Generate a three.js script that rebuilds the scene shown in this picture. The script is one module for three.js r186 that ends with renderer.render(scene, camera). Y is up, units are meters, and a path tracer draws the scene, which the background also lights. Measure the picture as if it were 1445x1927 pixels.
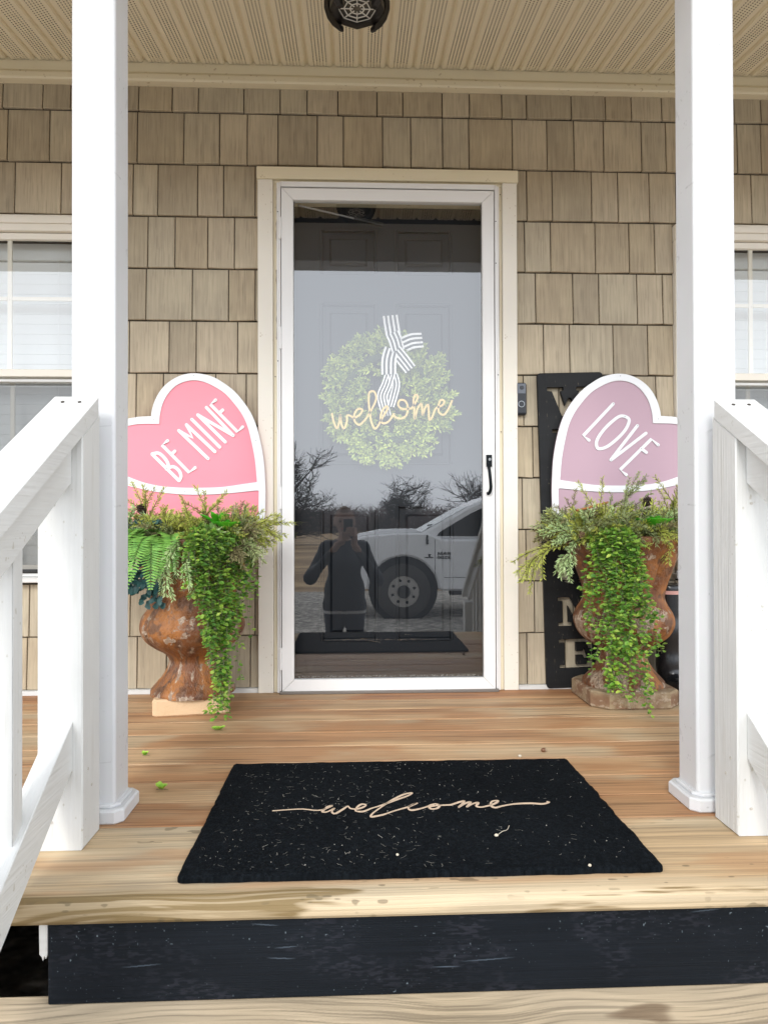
import * as THREE from 'three';
import { mergeGeometries, mergeVertices } from 'three/addons/utils/BufferGeometryUtils.js';
import { RoundedBoxGeometry } from 'three/addons/geometries/RoundedBoxGeometry.js';
import { MarchingCubes } from 'three/addons/objects/MarchingCubes.js';
import { FontLoader } from 'three/addons/loaders/FontLoader.js';
import { TextGeometry } from 'three/addons/geometries/TextGeometry.js';

// ---------------------------------------------------------------- camera, sky, sun, exposure
const scene = new THREE.Scene();
const camera = new THREE.PerspectiveCamera(71.6, 1445 / 1927, 0.01, 900);
camera.position.set(0, 0.68, 2.9);
camera.rotation.order = 'YXZ';
camera.rotation.set(THREE.MathUtils.degToRad(0.45), THREE.MathUtils.degToRad(-2.34), -0.003);
camera.setViewOffset(1445, 1927, 0, -10, 1445, 1927);
camera.updateProjectionMatrix();
const renderer = new THREE.WebGLRenderer({ antialias: true });
renderer.toneMapping = THREE.LinearToneMapping;
renderer.toneMappingExposure = 1.19;
renderer.shadowMap.enabled = true;
{ // a bright overcast sky, raised toward the horizon to light under the porch
  const W = 128, H = 64, d = new Float32Array(W * H * 4);
  for (let j = 0; j < H; j++) for (let i = 0; i < W; i++) {
    const el = ((j + 0.5) / H - 0.5) * Math.PI, s = Math.max(0, Math.sin(el));
    const cl = 1 + 0.05 * Math.sin(i / W * Math.PI * 4 + 1 + s * 5) + 0.04 * Math.sin(i / W * Math.PI * 10 + s * 9);
    const L = el < 0 ? 0.8 : (2.75 - 1.15 * s) * cl, k = (j * W + i) * 4;
    d[k] = L * 0.95; d[k + 1] = L * 1.0; d[k + 2] = L * 1.08; d[k + 3] = 1;
  }
  const sky = new THREE.DataTexture(d, W, H, THREE.RGBAFormat, THREE.FloatType);
  sky.mapping = THREE.EquirectangularReflectionMapping; sky.magFilter = sky.minFilter = THREE.LinearFilter; sky.wrapS = THREE.RepeatWrapping; sky.needsUpdate = true;
  scene.background = sky; scene.environment = sky;
}
const sun = new THREE.DirectionalLight(new THREE.Color(1, 0.97, 0.92), 1.4);
sun.position.set(-2.2, 6.2, 9); sun.target.position.set(0.1, 0.8, 0);
sun.castShadow = true; sun.shadow.radius = 27; sun.shadow.mapSize.set(2048, 2048);
Object.assign(sun.shadow.camera, { left: -6, right: 6, top: 6, bottom: -6, near: 0.5, far: 40 });
scene.add(sun, sun.target);

// ---------------------------------------------------------------- small tools
const PI = Math.PI, V = (x, y, z) => new THREE.Vector3(x, y, z), clamp = (x, a = 0, b = 1) => Math.min(b, Math.max(a, x)), mix = (a, b, t) => a + (b - a) * t;
const ss = (a, b, x) => { const t = clamp((x - a) / (b - a)); return t * t * (3 - 2 * t); };
function RNG(s) { return () => { s |= 0; s = s + 0x6D2B79F5 | 0; let t = Math.imul(s ^ s >>> 15, 1 | s); t = t + Math.imul(t ^ t >>> 7, 61 | t) ^ t; return ((t ^ t >>> 14) >>> 0) / 4294967296; }; }
const hash = (x, y, s) => { let h = Math.imul(x, 374761393) + Math.imul(y, 668265263) + Math.imul(s, 1442695041) | 0; h = Math.imul(h ^ h >>> 13, 1274126177); h = Math.imul(h ^ h >>> 15, 2246822519); return ((h ^ h >>> 16) >>> 0) / 4294967296; };
function vn(x, y, px, py, s) { const xi = Math.floor(x), yi = Math.floor(y); let fx = x - xi, fy = y - yi; fx = fx * fx * (3 - 2 * fx); fy = fy * fy * (3 - 2 * fy); const m = (a, b) => ((a % b) + b) % b, x0 = m(xi, px), x1 = m(xi + 1, px), y0 = m(yi, py), y1 = m(yi + 1, py); return mix(mix(hash(x0, y0, s), hash(x1, y0, s), fx), mix(hash(x0, y1, s), hash(x1, y1, s), fx), fy); }
function fbm(u, v, px, py, oct, s) { let a = 0.5, t = 0, n = 0; for (let o = 0; o < oct; o++) { t += a * vn(u * px, v * py, px, py, s + o * 17); n += a; a *= 0.5; px *= 2; py *= 2; } return t / n; }
const enc = c => Math.round(255 * clamp(c <= 0.0031308 ? c * 12.92 : 1.055 * Math.pow(c, 1 / 2.4) - 0.055));
function texture(w, h, fn, grey) { // fn(u, v) gives a linear colour or a grey value
  const d = new Uint8Array(w * h * 4);
  for (let j = 0; j < h; j++) for (let i = 0; i < w; i++) { const c = fn((i + 0.5) / w, (j + 0.5) / h), k = (j * w + i) * 4; if (grey) d[k] = d[k + 1] = d[k + 2] = Math.round(255 * clamp(c)); else { d[k] = enc(c[0]); d[k + 1] = enc(c[1]); d[k + 2] = enc(c[2]); } d[k + 3] = 255; }
  const t = new THREE.DataTexture(d, w, h); t.wrapS = t.wrapT = THREE.RepeatWrapping; t.magFilter = THREE.LinearFilter; t.minFilter = THREE.LinearMipmapLinearFilter; t.generateMipmaps = true; if (!grey) t.colorSpace = THREE.SRGBColorSpace; t.needsUpdate = true; return t;
}
const rep = (t, x, y) => { const c = t.clone(); c.repeat.set(x, y); c.needsUpdate = true; return c; };
const rgb = (r, g, b) => new THREE.Color().setRGB(r, g, b);
const lerp3 = (a, b, t) => [mix(a[0], b[0], t), mix(a[1], b[1], t), mix(a[2], b[2], t)];
const mat = (r, g, b, rough = 0.6, more = {}) => new THREE.MeshStandardMaterial({ color: rgb(r, g, b), roughness: rough, ...more });
const phys = (r, g, b, rough, more) => new THREE.MeshPhysicalMaterial({ color: rgb(r, g, b), roughness: rough, ...more });
const used = new Map();
function numbered(n) { const k = used.get(n) || 0; used.set(n, k + 1); return k ? n + '_' + String(k).padStart(3, '0') : n; }
function thing(name, label, category, pos = [0, 0, 0], turn = 0, group) { const o = new THREE.Group(); o.name = numbered(name); o.position.set(...pos); o.rotation.y = turn; o.userData = { label, category }; if (group) o.userData.group = group; scene.add(o); return o; }
function part(name, geo, m, parent, label) { const o = new THREE.Mesh(geo, m); o.name = name; o.castShadow = o.receiveShadow = true; if (label) o.userData.label = label; const k = parent.userData.names || (parent.userData.names = {}); const i = k[name] || 0; k[name] = i + 1; if (i) o.name = name + '_' + String(i).padStart(3, '0'); parent.add(o); return o; }
function solo(name, label, category, geo, m, pos = [0, 0, 0], group) { const o = new THREE.Mesh(geo, m); o.name = numbered(name); o.castShadow = o.receiveShadow = true; o.position.set(...pos); o.userData = { label, category }; if (group) o.userData.group = group; scene.add(o); return o; }
function struct(name, geo, m) { const o = new THREE.Mesh(geo, m); o.name = name; o.receiveShadow = o.castShadow = true; o.userData = { kind: 'structure' }; scene.add(o); return o; }
// uv in metres: u runs along the axis named by grain, v across it
function planar(g, grain = 'x', ou = 0, ov = 0) {
  if (g.index) g = g.toNonIndexed(); const p = g.attributes.position, n = g.attributes.normal, uv = new Float32Array(p.count * 2), ax = 'xyz'.indexOf(grain), P = [0, 0, 0];
  for (let i = 0; i < p.count; i++) { P[0] = p.getX(i); P[1] = p.getY(i); P[2] = p.getZ(i); const N = [Math.abs(n.getX(i)), Math.abs(n.getY(i)), Math.abs(n.getZ(i))]; let b = N.indexOf(Math.max(...N)); const rest = [0, 1, 2].filter(k => k !== b); let a, c; if (rest.includes(ax)) { a = ax; c = rest.find(k => k !== ax); } else { a = rest[0]; c = rest[1]; } uv[2 * i] = P[a] + ou; uv[2 * i + 1] = P[c] + ov + (b === 1 ? 0 : b === 0 ? 0.37 : 0.11); }
  g.setAttribute('uv', new THREE.BufferAttribute(uv, 2)); return g;
}
function cbox(x0, x1, y0, y1, z0, z1, r = 0.002, grain = 'x', ou = 0, ov = 0) { const w = x1 - x0, h = y1 - y0, d = z1 - z0; const g = new RoundedBoxGeometry(w, h, d, 1, Math.min(r, w / 2.01, h / 2.01, d / 2.01)); const p = planar(g, grain, ou, ov); p.translate((x0 + x1) / 2, (y0 + y1) / 2, (z0 + z1) / 2); return p; }
// polygon in two axes pushed along the third; pts are [a, b]; plane 'zy' pushes along x, 'xy' along z, 'xz' along y
function slab(pts, plane, t0, t1, bevel = 0, grain = 'x', holes) {
  const s = new THREE.Shape(pts.map(p => new THREE.Vector2(p[0], p[1]))); if (holes) for (const h of holes) s.holes.push(new THREE.Path(h.map(p => new THREE.Vector2(p[0], p[1]))));
  const g = new THREE.ExtrudeGeometry(s, { depth: Math.max(1e-5, t1 - t0 - 2 * bevel), bevelEnabled: bevel > 0, bevelSize: bevel, bevelThickness: bevel, bevelSegments: 1, bevelOffset: -bevel, curveSegments: 8 });
  g.translate(0, 0, t0 + bevel); const p = g.attributes.position;
  for (let i = 0; i < p.count; i++) { const a = p.getX(i), b = p.getY(i), c = p.getZ(i); if (plane === 'zy') p.setXYZ(i, c, b, a); else if (plane === 'xz') p.setXYZ(i, a, c, b); }
  if (plane !== 'xy') { const q = p.array; for (let i = 0; i < p.count; i += 3) for (let k = 0; k < 3; k++) { const a = (i + 1) * 3 + k, b = (i + 2) * 3 + k, t = q[a]; q[a] = q[b]; q[b] = t; } }
  g.computeVertexNormals(); return planar(g, grain);
}
const spline = (pts, n, closed = false) => new THREE.CatmullRomCurve3(pts.map(p => p.isVector3 ? p : V(p[0], p[1], p[2] || 0)), closed, 'centripetal').getPoints(n);
class MB { // mesh collector with per-vertex colour
  constructor() { this.p = []; this.c = []; this.i = []; }
  v(a, col) { this.p.push(a.x, a.y, a.z); const c = col || [1, 1, 1]; this.c.push(c[0], c[1], c[2]); return this.p.length / 3 - 1; }
  t(a, b, c) { this.i.push(a, b, c); }
  tube(pts, r0, r1, seg, col) { const n = pts.length; let up = V(0.13, 0.2, 0.97), prev = null; for (let k = 0; k < n; k++) { const d = pts[Math.min(n - 1, k + 1)].clone().sub(pts[Math.max(0, k - 1)]).normalize(), s = d.clone().cross(up).normalize(), q = s.clone().cross(d), r = mix(r0, r1, k / (n - 1)), row = []; for (let j = 0; j < seg; j++) { const a = j / seg * 2 * PI; row.push(this.v(pts[k].clone().addScaledVector(s, Math.cos(a) * r).addScaledVector(q, Math.sin(a) * r), col)); } if (prev) for (let j = 0; j < seg; j++) { const b = (j + 1) % seg; this.t(prev[j], prev[b], row[b]); this.t(prev[j], row[b], row[j]); } prev = row; } }
  leaf(b, d, n, L, W, cup, col, tipcol, wide = 0.4) { const s = d.clone().cross(n).normalize(), P = (l, w, h, c) => this.v(b.clone().addScaledVector(d, l * L).addScaledVector(s, w * W / 2).addScaledVector(n, h * L), c); const m = tipcol ? lerp3(col, tipcol, 0.5) : col, e = tipcol || col; const B = P(0, 0, 0, col), L1 = P(wide - 0.05, 1, cup, m), M1 = P(wide, 0, 0, col), R1 = P(wide - 0.05, -1, cup, m), L2 = P(0.78, 0.68, cup * 0.8, e), M2 = P(0.8, 0, cup * 0.25, m), R2 = P(0.78, -0.68, cup * 0.8, e), T = P(1, 0, cup * 0.7, e); this.t(B, M1, L1); this.t(B, R1, M1); this.t(L1, M1, M2); this.t(L1, M2, L2); this.t(M1, R1, R2); this.t(M1, R2, M2); this.t(L2, M2, T); this.t(M2, R2, T); }
  blade(b, d, n, L, W, col, tip) { const s = d.clone().cross(n).normalize(); const B = this.v(b, col), A = this.v(b.clone().addScaledVector(d, L * 0.45).addScaledVector(s, W / 2), col), C = this.v(b.clone().addScaledVector(d, L * 0.45).addScaledVector(s, -W / 2).addScaledVector(n, W * 0.25), col), T = this.v(b.clone().addScaledVector(d, L), tip || col); this.t(B, C, A); this.t(A, C, T); }
  geo() { const g = new THREE.BufferGeometry(); g.setAttribute('position', new THREE.Float32BufferAttribute(this.p, 3)); g.setAttribute('color', new THREE.Float32BufferAttribute(this.c, 3)); g.setIndex(this.i); g.computeVertexNormals(); return g; }
}
// flat raised stroke with round ends through 2-D points, lying in the xy plane, thick along z
function stroke(pts, hw, depth, n = 0, closed = false, taper) {
  let q = pts.map(p => V(p[0], p[1], 0)); if (n) q = spline(q, n, closed); const P = [], I = [], m = q.length, add = (x, y, z) => (P.push(x, y, z), P.length / 3 - 1), T = [], B = [];
  for (let k = 0; k < m; k++) { const a = q[closed ? (k - 1 + m) % m : Math.max(0, k - 1)], b = q[closed ? (k + 1) % m : Math.min(m - 1, k + 1)]; let d = b.clone().sub(a); d.normalize(); const w = hw * (taper ? taper(k / (m - 1)) : 1), nx = -d.y * w, ny = d.x * w; T.push([add(q[k].x + nx, q[k].y + ny, depth), add(q[k].x - nx, q[k].y - ny, depth)]); B.push([add(q[k].x + nx, q[k].y + ny, 0), add(q[k].x - nx, q[k].y - ny, 0)]); }
  const quad = (a, b, c, d) => I.push(a, b, c, a, c, d);
  for (let k = 0; k < (closed ? m : m - 1); k++) { const j = (k + 1) % m; quad(T[k][0], T[k][1], T[j][1], T[j][0]); quad(T[k][1], B[k][1], B[j][1], T[j][1]); quad(B[k][0], T[k][0], T[j][0], B[j][0]); }
  if (!closed) for (const e of [0, m - 1]) { const a = q[e], b = q[e ? m - 2 : 1], ang = Math.atan2(a.y - b.y, a.x - b.x), w = hw * (taper ? taper(e ? 1 : 0) : 1), C = add(a.x, a.y, depth); let pt = null, pb = null; for (let s = 0; s <= 8; s++) { const t = ang - PI / 2 + s * PI / 8, x = a.x + Math.cos(t) * w, y = a.y + Math.sin(t) * w, i = add(x, y, depth), j = add(x, y, 0); if (pt !== null) { I.push(C, pt, i); quad(pt, pb, j, i); } pt = i; pb = j; } }
  const g = new THREE.BufferGeometry(); g.setAttribute('position', new THREE.Float32BufferAttribute(P, 3)); g.setIndex(I); const h = g.toNonIndexed(); h.computeVertexNormals(); return planar(h, 'x');
}
// bones [ax, ay, az, ra, bx, by, bz, rb] joined into one smooth skin
function skin(bones, c, half, cells, k = 0.02, extra) {
  const m = new MarchingCubes(cells, new THREE.MeshBasicMaterial(), false, false, 400000), f = m.field, h = cells / 2;
  const B = bones.map(b => { const d = [b[4] - b[0], b[5] - b[1], b[6] - b[2]]; return [...b, ...d, d[0] * d[0] + d[1] * d[1] + d[2] * d[2] || 1e-9]; });
  for (let z = 0; z < cells; z++) for (let y = 0; y < cells; y++) for (let x = 0; x < cells; x++) {
    const X = c[0] + (x - h) / h * half, Y = c[1] + (y - h) / h * half, Z = c[2] + (z - h) / h * half; let D = 9;
    for (const b of B) { const ex = X - b[0], ey = Y - b[1], ez = Z - b[2], t = clamp((ex * b[8] + ey * b[9] + ez * b[10]) / b[11]), q = Math.sqrt((ex - b[8] * t) ** 2 + (ey - b[9] * t) ** 2 + (ez - b[10] * t) ** 2) - b[3] - (b[7] - b[3]) * t; if (q > D + k) continue; const w = Math.max(k - Math.abs(D - q), 0) / k; D = Math.min(D, q) - w * w * k * 0.25; }
    if (extra) D = extra(X, Y, Z, D); f[(z * cells + y) * cells + x] = -D;
  }
  m.isolation = 0; m.update(); const n = m.count, P = new Float32Array(n * 3); for (let i = 0; i < n; i++) for (let a = 0; a < 3; a++) P[3 * i + a] = c[a] + m.positionArray[3 * i + a] * half;
  let g = new THREE.BufferGeometry(); g.setAttribute('position', new THREE.BufferAttribute(P, 3)); g = mergeVertices(g, 1e-5); g.computeVertexNormals(); return g;
}

// ---------------------------------------------------------------- materials
const woodStreak = (u, v, s) => fbm(u, v, 5, 150, 2, s) * 0.6 + fbm(u, v, 3, 40, 3, s + 5) * 0.4;
const shingleCol = texture(512, 512, (u, v) => { const g = fbm(v, u, 4, 70, 3, 3), b = fbm(u, v, 5, 4, 4, 9), h = fbm(v, u, 6, 150, 2, 33), t = 0.87 + 0.26 * (g - 0.5) + 0.26 * (b - 0.5) - 0.13 * ss(0.42, 0.25, h); return [0.515 * t, (0.435 + 0.012 * b) * t, 0.32 * t]; });
const shingleBump = texture(512, 512, (u, v) => fbm(v, u, 3, 90, 3, 3) * 0.7 + fbm(v, u, 8, 8, 3, 12) * 0.3, true);
const shingleMats = [[1, 1, 1], [0.86, 0.84, 0.82], [1.06, 1.04, 1.03], [0.95, 0.91, 0.86]].map(c => mat(c[0], c[1], c[2], 0.8, { map: rep(shingleCol, 2.2, 2.2), bumpMap: rep(shingleBump, 2.2, 2.2), bumpScale: 0.0009 }));
function boardColour(u, v, s, pal) { const w = fbm(u, v, 2, 3, 2, s + 40) * 0.14, g = woodStreak(u, v + w, s), big = fbm(u, v, 7, 8, 4, s + 60), fine = fbm(u, v, 14, 380, 1, s + 80); let c = lerp3(pal[0], pal[1], ss(0.38, 0.64, big)); c = lerp3(c, pal[2], ss(0.52, 0.72, fbm(u, v, 6, 6, 4, s + 100)) * 0.75); const dark = ss(0.44, 0.3, g) * 0.34 + ss(0.35, 0.1, fine) * 0.34, lite = ss(0.56, 0.72, g) * 0.2; return c.map(x => x * (1 - dark) * (1 + lite)); }
const deckCol = texture(2048, 1024, (u, v) => boardColour(u, v, 5, [[0.48, 0.315, 0.175], [0.41, 0.225, 0.11], [0.48, 0.37, 0.235]]));
const woodBump = texture(1024, 512, (u, v) => woodStreak(u, v, 5) * 0.7 + fbm(u, v, 12, 200, 2, 85) * 0.3, true);
const deckMats = [[1, 1, 1], [1.04, 1.05, 1.06], [0.9, 0.78, 0.7], [1.03, 1.0, 0.97]].map(c => mat(c[0], c[1], c[2], 0.62, { map: rep(deckCol, 0.42, 0.9), bumpMap: rep(woodBump, 0.42, 0.9), bumpScale: 0.0016 }));
// pale weathered landing board with green-brown mildew in wavy grain along its front edge; u: x from -0.75 to 1.25 over 2 m, v: 0 back .. 1 bottom of the rounded nose over 0.37 m
const noseCol = texture(2048, 512, (u, v) => {
  const wob = fbm(u, v, 3, 2, 3, 7) * 0.25, g = fbm(u, v + wob * 0.4, 4, 46, 3, 21); let c = lerp3([0.6, 0.43, 0.24], [0.62, 0.49, 0.31], ss(0.35, 0.65, fbm(u, v, 5, 4, 4, 2))); c = lerp3(c, [0.42, 0.35, 0.24], ss(0.5, 0.72, fbm(u, v, 6, 5, 4, 33)) * 0.6);
  const lines = fbm(u, v + wob * 0.25, 5, 200, 2, 23), lines2 = fbm(u, v + wob * 0.3, 3, 60, 2, 27); c = c.map(x => x * (0.74 + 0.5 * g) * (1 - 0.28 * ss(0.45, 0.25, lines) - 0.2 * ss(0.42, 0.28, lines2))); const band = fbm(u, v + wob, 7, 9, 4, 55), edge = ss(0.72, 0.8, v + 0.12 * (fbm(u, v, 9, 4, 3, 58) - 0.5)); c = lerp3(c, [0.64, 0.52, 0.34], 0.5 * edge); const m = ss(0.42, 0.53, band + 0.1 * (fbm(u, v, 40, 60, 2, 8) - 0.5) + 0.2 * ss(0.34, 0.06, u)) * edge * (0.55 + 0.6 * ss(0.3, 0.6, fbm(u, v + wob, 8, 60, 2, 64))); c = lerp3(c, [0.19, 0.125, 0.04], clamp(m) * 0.88); c = lerp3(c, [0.5, 0.27, 0.12], 0.5 * ss(0.5, 0.66, fbm(u, v, 5, 5, 4, 77)) * (1 - edge));
  const sp = ss(0.74, 0.8, fbm(u, v, 60, 24, 2, 91)) * ss(0.45, 0.6, fbm(u, v, 4, 3, 2, 17)); return lerp3(c, [0.13, 0.1, 0.05], sp * 0.6);
});
const noseMat = mat(0.93, 0.92, 0.93, 0.75, { map: noseCol, bumpMap: woodBump, bumpScale: 0.0015 });
const treadCol = texture(1024, 512, (u, v) => { const w = fbm(u, v, 3, 2, 3, 7) * 0.2, g = fbm(u, v + w, 4, 46, 3, 121), l = fbm(u, v + w * 0.5, 5, 180, 2, 123), kn = ss(0.72, 0.8, fbm(u, v, 7, 9, 3, 131)); let c = lerp3([0.52, 0.4, 0.25], [0.57, 0.46, 0.32], fbm(u, v, 5, 4, 4, 2)); c = c.map(x => x * (0.76 + 0.5 * g) * (1 - 0.35 * ss(0.45, 0.25, l))); return lerp3(c, [0.14, 0.08, 0.04], kn * 0.7); });
const treadMat = mat(1, 1, 1, 0.75, { map: rep(treadCol, 0.8, 1.2), bumpMap: rep(woodBump, 0.5, 1), bumpScale: 0.0015 });
const paintBump = texture(256, 512, (u, v) => fbm(u, v, 3, 60, 3, 8) * 0.6 + fbm(u, v, 9, 9, 3, 4) * 0.4, true);
const paintCol = texture(512, 512, (u, v) => { const a = fbm(u, v, 5, 5, 4, 6), s = ss(0.8, 0.86, fbm(u, v, 70, 70, 2, 2)) * ss(0.5, 0.62, fbm(u, v, 4, 4, 3, 5)); const t = 0.62 + 0.08 * (a - 0.5) + 0.02 * fbm(u, v, 4, 90, 2, 9); return lerp3([t, t, t * 0.98], [0.4, 0.37, 0.3], s * 0.6 + 0.22 * ss(0.6, 0.75, fbm(u, v, 3, 30, 3, 19)) * ss(0.45, 0.65, fbm(u, v, 3, 3, 3, 21))); });
const vinylCol = texture(512, 512, (u, v) => { const a = fbm(u, v, 5, 5, 4, 16), l = Math.abs(fbm(u, v, 7, 3, 3, 41) - 0.5), q = ss(0.012, 0.003, l) * ss(0.58, 0.7, fbm(u, v, 5, 7, 3, 43)), s = ss(0.84, 0.89, fbm(u, v, 80, 80, 2, 45)) * ss(0.5, 0.6, fbm(u, v, 4, 4, 3, 46)); const t = 0.63 + 0.05 * (a - 0.5); return lerp3([t, t * 1.006, t * 1.012], [0.34, 0.34, 0.33], q * 0.35 + s * 0.5); });
const vinyl = mat(1, 1, 1, 0.35, { map: rep(vinylCol, 1.3, 1.3), bumpMap: rep(paintBump, 1.2, 1), bumpScale: 0.0002 });
const paint = mat(1, 1, 0.985, 0.55, { map: rep(paintCol, 1.7, 1.7), bumpMap: rep(paintBump, 2, 3), bumpScale: 0.002 });
const metalWhite = mat(0.8, 0.79, 0.775, 0.4, { bumpMap: rep(paintBump, 0.6, 0.8), bumpScale: 0.0001 });
const grimeCol = texture(512, 512, (u, v) => { const a = fbm(u, v, 4, 4, 4, 71), s = ss(0.8, 0.86, fbm(u, v, 90, 90, 2, 3)) * ss(0.5, 0.65, fbm(u, v, 5, 5, 3, 73)); return lerp3([0.76, 0.68, 0.5].map(x => x * (0.95 + 0.1 * a)), [0.36, 0.25, 0.12], s * 0.6); });
const cream = mat(1, 1, 1, 0.5, { map: rep(grimeCol, 1.1, 1.1) }), creamPale = mat(1.02, 1.07, 1.27, 0.5, { map: rep(grimeCol, 1.1, 1.1) });
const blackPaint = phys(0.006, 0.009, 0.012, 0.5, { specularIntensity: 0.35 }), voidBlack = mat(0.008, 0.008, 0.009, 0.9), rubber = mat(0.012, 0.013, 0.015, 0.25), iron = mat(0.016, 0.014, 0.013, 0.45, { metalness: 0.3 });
const glass = phys(0.97, 0.985, 0.98, 0.0, { transmission: 1, thickness: 0, ior: 2.22, specularIntensity: 1 });
const leafM = new THREE.MeshStandardMaterial({ vertexColors: true, roughness: 0.5, side: THREE.DoubleSide }), needleM = new THREE.MeshStandardMaterial({ vertexColors: true, roughness: 0.7, side: THREE.DoubleSide });
const screwM = mat(0.3, 0.31, 0.32, 0.4, { metalness: 0.6 });

// ---------------------------------------------------------------- ground, drive and field behind the camera
const GY = -0.78;
{
  const fieldCol = texture(512, 512, (u, v) => { const a = fbm(u, v, 6, 6, 5, 1), b = fbm(u, v, 40, 40, 3, 2); return lerp3([0.2, 0.125, 0.06], [0.5, 0.35, 0.19], clamp(ss(0.3, 0.7, a) * 0.8 + (b - 0.5) * 0.7)); });
  const g = new THREE.PlaneGeometry(900, 900); g.rotateX(-PI / 2);
  const o = struct('ground', g, mat(1, 1, 1, 0.95, { map: rep(fieldCol, 45, 130) })); o.position.y = GY;
  const gravelCol = texture(512, 512, (u, v) => { const a = fbm(u, v, 44, 44, 3, 11), b = fbm(u, v, 4, 4, 4, 12); const t = 0.12 + 0.66 * a * a + 0.16 * (b - 0.3); return [t * 1.0, t * 0.94, t * 0.84]; });
  const gravelB = texture(512, 512, (u, v) => fbm(u, v, 60, 60, 3, 11), true);
  const g2 = new THREE.PlaneGeometry(60, 12.2, 1, 1); g2.rotateX(-PI / 2);
  const d = struct('gravel_driveway', g2, mat(1, 1, 1, 0.95, { map: rep(gravelCol, 24, 5), bumpMap: rep(gravelB, 24, 5), bumpScale: 0.02 })); d.position.set(0, GY + 0.006, 6.2);
}

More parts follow.
